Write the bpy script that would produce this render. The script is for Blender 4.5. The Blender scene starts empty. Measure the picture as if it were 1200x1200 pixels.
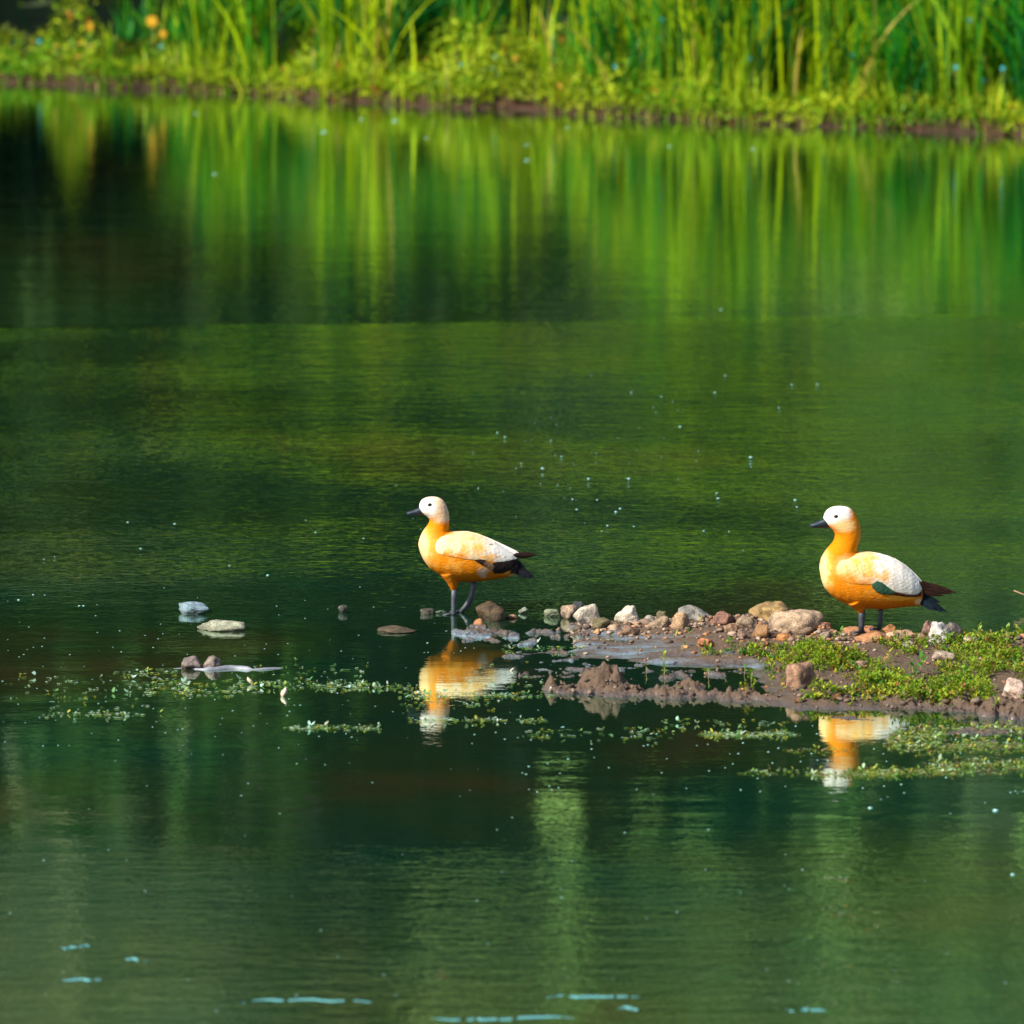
import bpy, bmesh, math, random
import numpy as np
from mathutils import Vector, noise as mnoise

S = bpy.context.scene
COL = S.collection
random.seed(7)
rng = np.random.default_rng(11)

# ------------------------------------------------------------------ camera
CAM_H, PITCH, HALF = 6.78, math.radians(9.0), 0.06
cd = bpy.data.cameras.new('camera'); cam = bpy.data.objects.new('camera', cd); COL.objects.link(cam)
cam.location = (0, 0, CAM_H); cam.rotation_euler = (math.radians(90) - PITCH, 0, 0)
cd.sensor_width = 36; cd.lens = 300; cd.clip_start = 0.5; cd.clip_end = 3000
cd.dof.use_dof = True; cd.dof.focus_distance = 40.0; cd.dof.aperture_fstop = 3.2
S.camera = cam

# ------------------------------------------------------------------ sky, sun, exposure
SUN_DIR = Vector((-0.64, -0.42, 0.66)).normalized()          # towards the sun
SUN_EL = math.asin(SUN_DIR.z); SUN_ROT = math.atan2(SUN_DIR.x, SUN_DIR.y)
w = bpy.data.worlds.new('World'); S.world = w; w.use_nodes = True
wt = w.node_tree; bg = wt.nodes['Background']
sky = wt.nodes.new('ShaderNodeTexSky'); sky.sky_type = 'NISHITA'; sky.sun_disc = False
sky.sun_elevation = SUN_EL; sky.sun_rotation = SUN_ROT
wt.links.new(sky.outputs['Color'], bg.inputs['Color']); bg.inputs['Strength'].default_value = 0.09
sl = bpy.data.lights.new('sun', 'SUN'); sl.energy = 4.6; sl.angle = math.radians(0.5); sl.color = (1.0, 0.93, 0.80)
so = bpy.data.objects.new('sun', sl); COL.objects.link(so)
so.rotation_euler = SUN_DIR.to_track_quat('Z', 'Y').to_euler()
S.view_settings.view_transform = 'Standard'; S.view_settings.look = 'None'
S.view_settings.gamma = 1.0; S.view_settings.use_curve_mapping = False
S.view_settings.exposure = 0.9
S.cycles.use_denoising = True
S.cycles.max_bounces = 8; S.cycles.transparent_max_bounces = 8
S.cycles.caustics_reflective = False; S.cycles.caustics_refractive = False
S.cycles.sample_clamp_indirect = 6

# ------------------------------------------------------------------ helpers
_cp, _sp = math.cos(PITCH), math.sin(PITCH)
def at(px, py, z=0.0):
    """point of the place at height z whose picture falls on photo pixel (px, py)"""
    a = (px - 600) / 600 * HALF; b = (600 - py) / 600 * HALF
    d = Vector((a, _cp + b * _sp, -_sp + b * _cp))
    t = (z - CAM_H) / d.z
    return Vector((d.x * t, d.y * t, z))

def to_px(X, Y):
    """inverse of at() on the ground, arrays"""
    f = Y * _cp + CAM_H * _sp
    v = Y * _sp - CAM_H * _cp
    return 600 + X / f / HALF * 600, 600 - v / f / HALF * 600

def hash3(i, j, k, seed):
    h = (i * 374761393 + j * 668265263 + k * 2147483647 + seed * 974634777) & 0xFFFFFFFF
    h = ((h ^ (h >> 13)) * 1274126177) & 0xFFFFFFFF
    h = ((h ^ (h >> 16)) * 2246822519) & 0xFFFFFFFF
    return ((h ^ (h >> 15)) & 0xFFFF) / 65535.0

def vnoise(x, y, z=0.0, seed=0):
    x, y, z = np.broadcast_arrays(np.asarray(x, float), np.asarray(y, float), np.asarray(z, float))
    i, j, k = np.floor(x).astype(np.int64), np.floor(y).astype(np.int64), np.floor(z).astype(np.int64)
    fx, fy, fz = x - i, y - j, z - k
    fx, fy, fz = [f * f * (3 - 2 * f) for f in (fx, fy, fz)]
    r = 0
    for a in (0, 1):
        for b in (0, 1):
            for c in (0, 1):
                wgt = (fx if a else 1 - fx) * (fy if b else 1 - fy) * (fz if c else 1 - fz)
                r = r + wgt * hash3(i + a, j + b, k + c, seed)
    return r

def fbm(x, y, z=0.0, oct=4, seed=0):
    s, a, t = 0, 0.5, 0
    for o in range(oct):
        s = s + a * vnoise(x * 2 ** o, y * 2 ** o, np.asarray(z) * 2 ** o, seed + o); t += a; a *= 0.5
    return s / t

def sm(x, a, b):
    t = np.clip((x - a) / (b - a), 0, 1); return t * t * (3 - 2 * t)

def link(name, me, mat=None, parent=None, loc=None):
    o = bpy.data.objects.new(name, me); COL.objects.link(o)
    if mat: me.materials.append(mat)
    if parent: o.parent = parent
    if loc is not None: o.location = loc
    return o

def tag(o, label, cat, group=None, kind=None):
    o['label'] = label; o['category'] = cat
    if group: o['group'] = group
    if kind: o['kind'] = kind
    return o

def empty(name, loc, rz=0, label=None, cat=None, group=None):
    o = bpy.data.objects.new(name, None); COL.objects.link(o); o.empty_display_size = 0.05
    o.location = loc; o.rotation_euler = (0, 0, rz)
    return tag(o, label, cat, group)

def mesh_np(name, V, F, C=None, smooth=True):
    V = np.asarray(V, np.float32).reshape(-1, 3); F = np.asarray(F, np.int32)
    n = F.shape[1]
    me = bpy.data.meshes.new(name)
    me.vertices.add(len(V)); me.vertices.foreach_set('co', V.ravel())
    me.loops.add(F.size); me.loops.foreach_set('vertex_index', F.ravel())
    me.polygons.add(len(F))
    me.polygons.foreach_set('loop_start', np.arange(0, F.size, n, dtype=np.int32))
    me.polygons.foreach_set('loop_total', np.full(len(F), n, np.int32))
    me.update(calc_edges=True)
    if C is not None:
        set_col(me, C)
    if smooth: me.polygons.foreach_set('use_smooth', np.ones(len(F), bool))
    return me

def set_col(me, C):
    C = np.asarray(C, np.float32)
    if C.shape[1] == 3: C = np.concatenate([C, np.ones((len(C), 1), np.float32)], 1)
    a = me.color_attributes.new('Col', 'FLOAT_COLOR', 'POINT'); a.data.foreach_set('color', C.ravel())

class NT:
    def __init__(s, name):
        s.m = bpy.data.materials.new(name); s.m.use_nodes = True; s.t = s.m.node_tree
        s.p = s.t.nodes['Principled BSDF']; s.out = s.t.nodes['Material Output']
    def n(s, typ, **kw):
        nd = s.t.nodes.new(typ)
        for k, v in kw.items():
            if hasattr(nd, k): setattr(nd, k, v)
            else: nd.inputs[k].default_value = v
        return nd
    def l(s, a, b): s.t.links.new(a, b)
    def math(s, op, a, b=None, c=None, clamp=False):
        nd = s.t.nodes.new('ShaderNodeMath'); nd.operation = op; nd.use_clamp = clamp
        for i, v in enumerate((a, b, c)):
            if v is None: continue
            if isinstance(v, (int, float)): nd.inputs[i].default_value = v
            else: s.l(v, nd.inputs[i])
        return nd.outputs[0]
    def noise(s, vec, scale, detail=3, rough=0.55):
        nd = s.n('ShaderNodeTexNoise'); nd.inputs['Scale'].default_value = scale
        nd.inputs['Detail'].default_value = detail; nd.inputs['Roughness'].default_value = rough
        if vec is not None: s.l(vec, nd.inputs['Vector'])
        return nd
    def mapping(s, vec, scale=(1, 1, 1), rot=(0, 0, 0)):
        nd = s.n('ShaderNodeMapping'); nd.inputs['Scale'].default_value = scale; nd.inputs['Rotation'].default_value = rot
        s.l(vec, nd.inputs['Vector']); return nd.outputs[0]
    def ramp(s, fac, stops):
        nd = s.n('ShaderNodeValToRGB'); cr = nd.color_ramp
        while len(cr.elements) < len(stops): cr.elements.new(0.5)
        for e, (p, c) in zip(cr.elements, stops):
            e.position = p; e.color = (*c, 1) if len(c) == 3 else c
        s.l(fac, nd.inputs[0]); return nd.outputs[0]
    def mix(s, fac, a, b, typ='MIX'):
        nd = s.n('ShaderNodeMix', data_type='RGBA'); nd.blend_type = typ
        for sock, v in ((nd.inputs[0], fac), (nd.inputs[6], a), (nd.inputs[7], b)):
            if isinstance(v, (int, float)): sock.default_value = v
            elif isinstance(v, tuple): sock.default_value = (*v, 1)
            else: s.l(v, sock)
        return nd.outputs[2]
    def bump(s, h, strength=0.5, dist=0.01):
        nd = s.n('ShaderNodeBump'); nd.inputs['Strength'].default_value = strength; nd.inputs['Distance'].default_value = dist
        s.l(h, nd.inputs['Height']); return nd.outputs[0]

def leaf_mat(name, trans=0.35, rough=0.45, var=0.5, scale=3.0, tint=(1.25, 1.15, 0.35)):
    k = NT(name)
    at_ = k.n('ShaderNodeAttribute', attribute_name='Col')
    geo = k.n('ShaderNodeNewGeometry')
    nz = k.noise(geo.outputs['Position'], scale, 3)
    v = k.math('MULTIPLY_ADD', nz.outputs['Fac'], var * 2, 1 - var)
    c = k.mix(1.0, at_.outputs['Color'], v, 'MULTIPLY')
    k.l(c, k.p.inputs['Base Color']); k.p.inputs['Roughness'].default_value = rough
    k.p.inputs['Specular IOR Level'].default_value = 0.12
    tr = k.n('ShaderNodeBsdfTranslucent'); k.l(k.mix(1.0, c, tint, 'MULTIPLY'), tr.inputs['Color'])
    mx = k.n('ShaderNodeMixShader'); mx.inputs[0].default_value = trans
    k.l(k.p.outputs[0], mx.inputs[1]); k.l(tr.outputs[0], mx.inputs[2]); k.l(mx.outputs[0], k.out.inputs['Surface'])
    return k.m

# ------------------------------------------------------------------ materials
def water_mat():
    k = NT('pond_water')
    pos = k.n('ShaderNodeNewGeometry').outputs['Position']
    sep = k.n('ShaderNodeSeparateXYZ'); k.l(pos, sep.inputs[0])
    X, Y = sep.outputs[0], sep.outputs[1]
    wob = k.noise(k.mapping(pos, (0.25, 0.9, 1)), 1.0, 3)
    Yw = k.math('ADD', Y, k.math('MULTIPLY_ADD', wob.outputs['Fac'], 1.6, -0.8))
    def smooth(v, a, b):
        nd = k.n('ShaderNodeMapRange'); nd.interpolation_type = 'SMOOTHSTEP'
        nd.inputs['From Min'].default_value = a; nd.inputs['From Max'].default_value = b
        k.l(v, nd.inputs['Value']); return nd.outputs[0]
    # wind edge: glassy beyond about 49.6 m, ruffled nearer, calm again round the mud spit, then light waves
    edge = k.math('ADD', k.math('MULTIPLY', X, -0.11), Y)
    edge = k.math('ADD', edge, k.math('MULTIPLY_ADD', wob.outputs['Fac'], 0.7, -0.35))
    far_calm = smooth(edge, 49.75, 50.1)
    mid = k.math('MULTIPLY', smooth(Yw, 38.6, 41.8), k.math('SUBTRACT', 1.0, far_calm))
    near = k.math('SUBTRACT', 1.0, smooth(Yw, 32.6, 34.8))
    patch = k.noise(k.mapping(pos, (0.35, 0.55, 1)), 1.0, 2)
    pm = k.math('MULTIPLY_ADD', smooth(patch.outputs['Fac'], 0.35, 0.65), 0.6, 0.55)
    amp = k.math('ADD', k.math('MULTIPLY', mid, 0.52), k.math('MULTIPLY', near, 0.24))
    amp = k.math('MULTIPLY_ADD', amp, pm, k.math('MULTIPLY_ADD', far_calm, 0.10, 0.045))
    # ripples, crests lying across the view
    n1 = k.noise(k.mapping(pos, (3.4, 9.5, 1), (0, 0, 0.16)), 1.0, 2, 0.5)
    n2 = k.noise(k.mapping(pos, (11.0, 30.0, 1), (0, 0, -0.14)), 1.0, 2, 0.6)
    n3 = k.noise(k.mapping(pos, (0.7, 1.8, 1)), 1.0, 2, 0.5)
    h = k.math('MULTIPLY', n1.outputs['Fac'], 0.008)
    h = k.math('ADD', h, k.math('MULTIPLY', n2.outputs['Fac'], 0.0066))
    h = k.math('MULTIPLY', h, amp)
    h = k.math('ADD', h, k.math('MULTIPLY', n3.outputs['Fac'], 0.0025))
    nrm = k.bump(h, 1.0, 1.0)
    mur = k.noise(k.mapping(pos, (0.5, 0.35, 1)), 1.0, 3)
    col = k.ramp(mur.outputs['Fac'], [(0.35, (0.003, 0.036, 0.022)), (0.58, (0.016, 0.036, 0.013)), (0.74, (0.052, 0.036, 0.014))])
    k.l(col, k.p.inputs['Base Color']); k.p.inputs['Roughness'].default_value = 0.6
    k.p.inputs['Specular IOR Level'].default_value = 0.0
    gl = k.n('ShaderNodeBsdfGlossy'); gl.inputs['Roughness'].default_value = 0.025
    gl.inputs['Color'].default_value = (0.84, 1.0, 0.93, 1)
    fr = k.n('ShaderNodeFresnel'); fr.inputs['IOR'].default_value = 1.62
    k.l(nrm, gl.inputs['Normal']); k.l(nrm, fr.inputs['Normal']); 
    fac = k.math('MULTIPLY_ADD', fr.outputs[0], 1.75, 0.02, clamp=True)
    mx = k.n('ShaderNodeMixShader'); k.l(fac, mx.inputs[0])
    k.l(k.p.outputs[0], mx.inputs[1]); k.l(gl.outputs[0], mx.inputs[2]); k.l(mx.outputs[0], k.out.inputs['Surface'])
    return k.m

def smo(k, v, a, b):
    nd = k.n('ShaderNodeMapRange'); nd.interpolation_type = 'SMOOTHSTEP'
    nd.inputs['From Min'].default_value = a; nd.inputs['From Max'].default_value = b
    k.l(v, nd.inputs['Value']); return nd.outputs[0]

def mud_mat():
    k = NT('wet_mud')
    pos = k.n('ShaderNodeNewGeometry').outputs['Position']
    sep = k.n('ShaderNodeSeparateXYZ'); k.l(pos, sep.inputs[0])
    nz = k.noise(pos, 14, 5, 0.65); nf = k.noise(pos, 70, 4, 0.7)
    zz = k.math('ADD', sep.outputs[2], k.math('MULTIPLY_ADD', nz.outputs['Fac'], 0.02, -0.012))
    mr = k.n('ShaderNodeMapRange'); mr.inputs['From Min'].default_value = 0.004; mr.inputs['From Max'].default_value = 0.022
    k.l(zz, mr.inputs['Value']); dry = mr.outputs[0]
    c = k.mix(nf.outputs['Fac'], (0.022, 0.014, 0.008), (0.21, 0.135, 0.082))
    sky_sheen = k.ramp(k.noise(k.mapping(pos, (2.5, 9, 1)), 1.0, 3).outputs['Fac'], [(0.44, (0, 0, 0)), (0.60, (1, 1, 1))])
    sky_sheen = k.mix(1.0, sky_sheen, smo(k, sep.outputs[1], 37.95, 38.35), 'MULTIPLY')
    wet = k.mix(sky_sheen, k.mix(nf.outputs['Fac'], (0.045, 0.032, 0.024), (0.14, 0.10, 0.08)), (0.20, 0.29, 0.36))  # bluish patches put the sky's sheen into the wet mud colour
    c = k.mix(dry, wet, c)
    c = k.mix(k.math('MULTIPLY', nz.outputs['Fac'], 0.5), c, (0.10, 0.055, 0.035))
    k.l(c, k.p.inputs['Base Color'])
    k.l(k.math('MULTIPLY_ADD', dry, 0.5, 0.28), k.p.inputs['Roughness']); k.l(k.math('SUBTRACT', 1.0, dry), k.p.inputs['Coat Weight']); k.p.inputs['Coat Roughness'].default_value = 0.25
    k.l(k.bump(k.math('ADD', nf.outputs['Fac'], nz.outputs['Fac']), 1.0, 0.016), k.p.inputs['Normal'])
    return k.m

def bank_mat():
    k = NT('bank_soil')
    pos = k.n('ShaderNodeNewGeometry').outputs['Position']
    nz = k.noise(pos, 3, 5, 0.6)
    sep = k.n('ShaderNodeSeparateXYZ'); k.l(pos, sep.inputs[0])
    mr = k.n('ShaderNodeMapRange'); mr.inputs['From Min'].default_value = 0.07; mr.inputs['From Max'].default_value = 0.16
    k.l(k.math('ADD', sep.outputs[2], k.math('MULTIPLY_ADD', nz.outputs['Fac'], 0.08, -0.04)), mr.inputs['Value'])
    soil = k.mix(nz.outputs['Fac'], (0.008, 0.003, 0.001), (0.060, 0.020, 0.005))
    turf = k.mix(nz.outputs['Fac'], (0.012, 0.022, 0.005), (0.03, 0.06, 0.008))
    k.l(k.mix(mr.outputs[0], soil, turf), k.p.inputs['Base Color']); k.p.inputs['Roughness'].default_value = 0.9
    k.l(k.bump(nz.outputs['Fac'], 0.6, 0.08), k.p.inputs['Normal'])
    return k.m

def stone_mat():
    k = NT('stone')
    tc = k.n('ShaderNodeTexCoord').outputs['Object']
    oi = k.n('ShaderNodeObjectInfo')
    off = k.n('ShaderNodeVectorMath', operation='ADD'); k.l(tc, off.inputs[0])
    mul = k.n('ShaderNodeVectorMath', operation='SCALE'); k.l(oi.outputs['Location'], mul.inputs[0]); mul.inputs['Scale'].default_value = 7.3
    k.l(mul.outputs[0], off.inputs[1]); vec = off.outputs[0]
    n1 = k.noise(vec, 25, 4, 0.6); n2 = k.noise(vec, 160, 3, 0.7)
    v = k.math('MULTIPLY_ADD', n1.outputs['Fac'], 2.6, -0.45)
    c = k.mix(1.0, oi.outputs['Color'], v, 'MULTIPLY')
    sp = k.ramp(n2.outputs['Fac'], [(0.42, (1, 1, 1)), (0.66, (0.45, 0.38, 0.30))])
    c = k.mix(1.0, c, sp, 'MULTIPLY')
    pos = k.n('ShaderNodeNewGeometry').outputs['Position']; sep = k.n('ShaderNodeSeparateXYZ'); k.l(pos, sep.inputs[0])
    wetm = k.n('ShaderNodeMapRange'); wetm.inputs['From Min'].default_value = 0.004; wetm.inputs['From Max'].default_value = 0.022
    k.l(sep.outputs[2], wetm.inputs['Value'])                         # wet tide mark just above the water line
    c = k.mix(wetm.outputs[0], k.mix(1.0, c, (0.5, 0.48, 0.42), 'MULTIPLY'), c)
    k.l(c, k.p.inputs['Base Color']); k.p.inputs['Roughness'].default_value = 0.65
    k.l(k.bump(k.math('ADD', n1.outputs['Fac'], k.math('MULTIPLY', n2.outputs['Fac'], 0.4)), 1.0, 0.012), k.p.inputs['Normal'])
    return k.m

def simple(name, c, rough=0.5, var=0.25, scale=60, bump=0.2, spec=0.5):
    k = NT(name); tc = k.n('ShaderNodeTexCoord').outputs['Object']
    n = k.noise(tc, scale, 3)
    k.l(k.mix(n.outputs['Fac'], tuple(x * (1 - var) for x in c), tuple(min(1, x * (1 + var)) for x in c)), k.p.inputs['Base Color'])
    k.p.inputs['Roughness'].default_value = rough; k.p.inputs['Specular IOR Level'].default_value = spec
    k.l(k.bump(n.outputs['Fac'], bump, 0.003), k.p.inputs['Normal'])
    return k.m

def plumage_mat():
    k = NT('plumage'); at_ = k.n('ShaderNodeAttribute', attribute_name='Col')
    tc = k.n('ShaderNodeTexCoord').outputs['Object']
    vor = k.n('ShaderNodeTexVoronoi'); vor.inputs['Scale'].default_value = 1.0; vor.inputs['Randomness'].default_value = 0.7
    k.l(k.mapping(tc, (42, 60, 75), (0, 0.35, 0)), vor.inputs['Vector'])
    fine = k.noise(k.mapping(tc, (60, 200, 260), (0, 0.35, 0)), 1.0, 3)
    v = k.math('ADD', k.math('MULTIPLY_ADD', vor.outputs['Distance'], -0.16, 1.05), k.math('MULTIPLY_ADD', fine.outputs['Fac'], 0.24, -0.12))
    k.l(k.mix(1.0, at_.outputs['Color'], v, 'MULTIPLY'), k.p.inputs['Base Color'])
    k.p.inputs['Roughness'].default_value = 0.75; k.p.inputs['Specular IOR Level'].default_value = 0.06
    h = k.math('ADD', k.math('MULTIPLY', vor.outputs['Distance'], -0.6), k.math('MULTIPLY', fine.outputs['Fac'], 0.5))
    k.l(k.bump(h, 0.35, 0.005), k.p.inputs['Normal'])
    return k.m

M_WATER, M_MUD, M_BANK, M_STONE, M_PLUME = water_mat(), mud_mat(), bank_mat(), stone_mat(), plumage_mat()
M_REED = leaf_mat('reed_leaf', 0.38, 0.45, 0.35, 2.0)
M_LEAF = leaf_mat('low_leaf', 0.35, 0.5, 0.3, 25.0)
M_WOOD = leaf_mat('wood_leaf', 0.22, 0.6, 0.45, 0.6, (0.9, 1.0, 0.8))
M_BILL = simple('bill_horn', (0.010, 0.018, 0.030), 0.45, 0.3, 90, 0.2, 0.3)
M_LEG = simple('leg_skin', (0.035, 0.042, 0.055), 0.5, 0.8, 70, 0.6)
M_EYE = simple('eye_black', (0.006, 0.005, 0.005), 0.12, 0.1, 30, 0)
M_TWIG = simple('dead_twig', (0.30, 0.17, 0.10), 0.8, 0.35, 40, 0.5)
M_WOODGREY = simple('weathered_wood', (0.20, 0.21, 0.25), 0.5, 0.7, 18, 0.9)
M_FLECK = simple('pale_fleck', (0.32, 0.62, 0.58), 0.4, 0.6, 3)
M_STREAK = simple('streak_glint', (0.10, 0.30, 0.31), 0.25, 0.35, 40)
M_FEATHER = simple('shed_feather', (0.58, 0.50, 0.36), 0.6, 0.15, 50)

# ------------------------------------------------------------------ setting: ground, pond, bank
def grid_mesh(name, xs, ys, hf, C=None):
    Xg, Yg = np.meshgrid(xs, ys); Z = hf(Xg, Yg)
    V = np.stack([Xg, Yg, Z], -1).reshape(-1, 3)
    nx, ny = len(xs), len(ys)
    i = (np.arange(ny - 1)[:, None] * nx + np.arange(nx - 1)[None, :]).ravel()
    F = np.stack([i, i + 1, i + nx + 1, i + nx], 1)
    return mesh_np(name, V, F)

SHORE = [at(x, y) for x, y in ((-300, 84), (0, 97), (150, 103), (330, 112), (520, 124), (700, 134), (900, 147), (1050, 151), (1200, 158), (1500, 172))]
sx = np.array([p.x for p in SHORE]); sy = np.array([p.y for p in SHORE])
_s0 = (sy[1] - sy[0]) / (sx[1] - sx[0]); _s1 = (sy[-1] - sy[-2]) / (sx[-1] - sx[-2])
def shore_y(X):
    y = np.interp(X, sx, sy)
    y = np.where(X < sx[0], sy[0] + (X - sx[0]) * _s0 * 0.4, y)
    y = np.where(X > sx[-1], sy[-1] + (X - sx[-1]) * _s1 * 0.4, y)
    return y + (fbm(X * 1.7, 3.1, seed=5) - 0.5) * 0.5

ys = np.concatenate([np.arange(52, 72, 0.08), np.arange(72, 120, 2.0), np.array([120, 160, 240, 400, 800, 1600])])
xs = np.concatenate([[-900, -300, -120, -60, -30], np.arange(-16, 16, 0.12), [30, 60, 120, 300, 900]])
def bank_h(X, Y):
    d = Y - shore_y(X)
    h = -0.25 + 0.32 * sm(d, -0.12, 0.06) + 0.25 * sm(d, 0.3, 4) + 0.8 * sm(d, 5, 40)
    h = h + (fbm(X * 2.5, Y * 2.5, seed=9) - 0.5) * 0.10 * sm(d, -0.3, 0.4)
    return h + np.clip(Y - 90, 0, 70) * 0.75 * (0.85 + 0.3 * fbm(X * .05, 1.0, seed=13)) + np.where(Y > 85, (Y - 85) * 0.05, 0)  # hillside added behind the wood to keep sky out of the reflections
bank = link('bank_ground', grid_mesh('bank_ground', xs, ys, bank_h), M_BANK)
bank['kind'] = 'structure'; bank['label'] = 'far muddy bank with a dark brown earth edge'
bed = link('ground', grid_mesh('ground', np.array([-900., 900.]), np.array([-600., 60., 1600.]), lambda X, Y: X * 0 - 0.9), M_BANK)
bed['kind'] = 'structure'; bed['label'] = 'ground under and around the pond'
wat = link('pond_water', grid_mesh('pond_water', np.linspace(-160, 160, 33), np.linspace(-90, 90, 19), lambda X, Y: X * 0.0), M_WATER)
wat['kind'] = 'structure'; wat['label'] = 'dark green pond water mirroring the reeds'

# ------------------------------------------------------------------ mud spit
def spit_px(xp, yp, X, Y):
    n1 = fbm(X * 5, Y * 3, seed=21, oct=4) - 0.5
    n2 = fbm(X * 18, Y * 14, seed=31, oct=4) - 0.5
    n3 = fbm(X * 3, Y * 12, seed=41, oct=3) - 0.5
    h = np.full(xp.shape, -0.06)
    # wet flat behind the stones' front, left part barely awash
    fl = sm(xp, 615, 690) * sm(yp - 30 * sm(xp, 830, 1000), 722, 731) * (1 - sm(yp, 770, 790 + 16 * sm(xp, 700, 860)))
    h = np.maximum(h, -0.06 + fl * (0.068 + 0.02 * sm(xp, 700, 850)) + n3 * 0.05 + n2 * 0.012)
    # stony back ridge
    rg = sm(xp, 640, 760) * np.exp(-((yp - (733 + 22 * sm(xp, 850, 1010))) / 6.5) ** 2)
    h = np.maximum(h, -0.06 + rg * (0.092 + 0.02 * sm(xp, 840, 900) - .03 * sm(xp, 950, 1040)) + n2 * 0.06 * rg)
    # green land on the right
    ld = sm(xp, 800, 960) * sm(yp, 746, 764) * (1 - sm(yp, 822, 846))
    h = np.maximum(h, -0.06 + ld * (0.118 - 0.025 * sm(yp, 760, 820)) + n1 * 0.03 + n2 * 0.02)
    # clods along the front
    yc = 808 + (xp - 632) * 0.045
    fr = sm(xp, 626, 650) * np.exp(-((yp - yc) / 6.5) ** 2)
    nb = np.abs(fbm(X * 22, Y * 16, seed=61, oct=4) - 0.5) * 2; nc = fbm(X * 60, Y * 45, seed=63, oct=2) - .5; nd = fbm(X * 34, Y * 28, seed=65, oct=3) - .5
    h = np.maximum(h, -0.06 + fr * (0.075 + n1 * 0.09 + n2 * 0.05 + nd * .07 + nc * .045))
    for cx, cy, sxp, syp, a in ((702, 807, 26, 5, .175), (722, 809, 16, 5, .13), (646, 808, 14, 4, .09), (810, 806, 22, 5, .095), (776, 808, 14, 4, .085),
                                (1126, 828, 14, 5, .14), (1165, 836, 22, 6, .11), (975, 815, 16, 4, .08), (1190, 838, 20, 6, .12), (1075, 828, 30, 5, .09), (875, 815, 20, 5, .085)):
        g = np.exp(-(((xp - cx) / sxp / 1.1) ** 2 + ((yp - cy) / syp / 1.1) ** 2) ** 1.35)
        h = np.maximum(h, -0.06 + g * (a * .95 + n2 * .07 + nd * .075 + nc * .05))
    # thin skins of mud just awash
    rs = random.Random(5); skin_n = fbm(X * 9, Y * 26, seed=67, oct=3); wx_ = (fbm(X * 16, Y * 22, seed=68, oct=3) - .5) * 46; wy_ = (fbm(X * 16, Y * 14, seed=69, oct=3) - .5) * 9
    skins = [(rs.gauss(560, 26), rs.gauss(743, 3.2), rs.uniform(8, 26), rs.uniform(1.2, 2.8), .070) for _ in range(16)]
    skins += [(rs.uniform(600, 800), rs.uniform(738, 796), rs.uniform(8, 34), rs.uniform(.8, 2.2), .067) for _ in range(46)]
    skins += [(rs.uniform(800, 900), rs.uniform(785, 800), rs.uniform(8, 24), rs.uniform(.8, 2.0), .067) for _ in range(10)]
    for cx, cy, sxp, syp, a in skins + [(640, 742, 30, 2.2, .070), (640, 765, 60, 3, .064), (1150, 858, 80, 4, .068), (1180, 872, 40, 3, .064), (1005, 842, 60, 3, .064)]:
        k_ = (np.abs(xp - cx) < 2.2 * sxp + 20) & (np.abs(yp - cy) < 3 * syp + 4)
        if not k_.any(): continue
        g = np.exp(-(np.abs(xp[k_] + wx_[k_] - cx) / sxp) ** 3 - (np.abs(yp[k_] + wy_[k_] - cy) / syp) ** 2)
        g = g * (0.72 + 0.5 * skin_n[k_])
        h[k_] = np.maximum(h[k_], -0.06 + g * a * 1.06 + n2[k_] * 0.006)
    return h
p0, p1 = at(470, 905), at(470, 700)
sxs = np.arange(-0.75, 5.6, 0.0085); sys_ = np.arange(p0.y, p1.y, 0.010)
def spit_h(X, Y):
    xp, yp = to_px(X, Y); return spit_px(xp, yp, X, Y)
XG, YG = np.meshgrid(sxs, sys_); ZG = spit_h(XG, YG)
def hz(x, y):
    i = min(max(int(round((x - sxs[0]) / 0.0085)), 0), len(sxs) - 1); j = min(max(int(round((y - sys_[0]) / 0.010)), 0), len(sys_) - 1)
    return max(0.0, float(ZG[j, i]))
me = grid_mesh('mud_spit', sxs, sys_, lambda X, Y: ZG)
spit = link('mud_spit', me, M_MUD); spit['kind'] = 'structure'; spit['label'] = 'low wet mud spit running in from the right'

# ------------------------------------------------------------------ blades and leaves
def blades(n, bx, by, bz, H, W, lean, az, face, C, seg=6, droop=0.5):
    t = np.linspace(0, 1, seg + 1)[None, :]
    bend = lean[:, None] * (t ** 1.8) * H[:, None]
    x = bx[:, None] + np.cos(az)[:, None] * bend; y = by[:, None] + np.sin(az)[:, None] * bend
    z = bz[:, None] + H[:, None] * (t - droop * lean[:, None] ** 1.5 * t ** 3)
    wd = W[:, None] * (0.55 + 0.9 * t) * np.clip(1 - t ** 3, 0.04, 1) * 0.5
    fx, fy = np.cos(face)[:, None], np.sin(face)[:, None]
    L = np.stack([x - fx * wd, y - fy * wd, z], -1); R = np.stack([x + fx * wd, y + fy * wd, z], -1)
    V = np.stack([L, R], 2).reshape(n, -1, 3)
    base = (np.arange(n) * (seg + 1) * 2)[:, None] + (np.arange(seg) * 2)[None, :]
    F = np.stack([base, base + 1, base + 3, base + 2], -1).reshape(-1, 4)
    CC = np.repeat(C[:, None, :], (seg + 1) * 2, 1) * (0.9 + 0.25 * np.repeat(t, 2, 1))[..., None]
    return V.reshape(-1, 3), F, CC.reshape(-1, 3)

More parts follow.
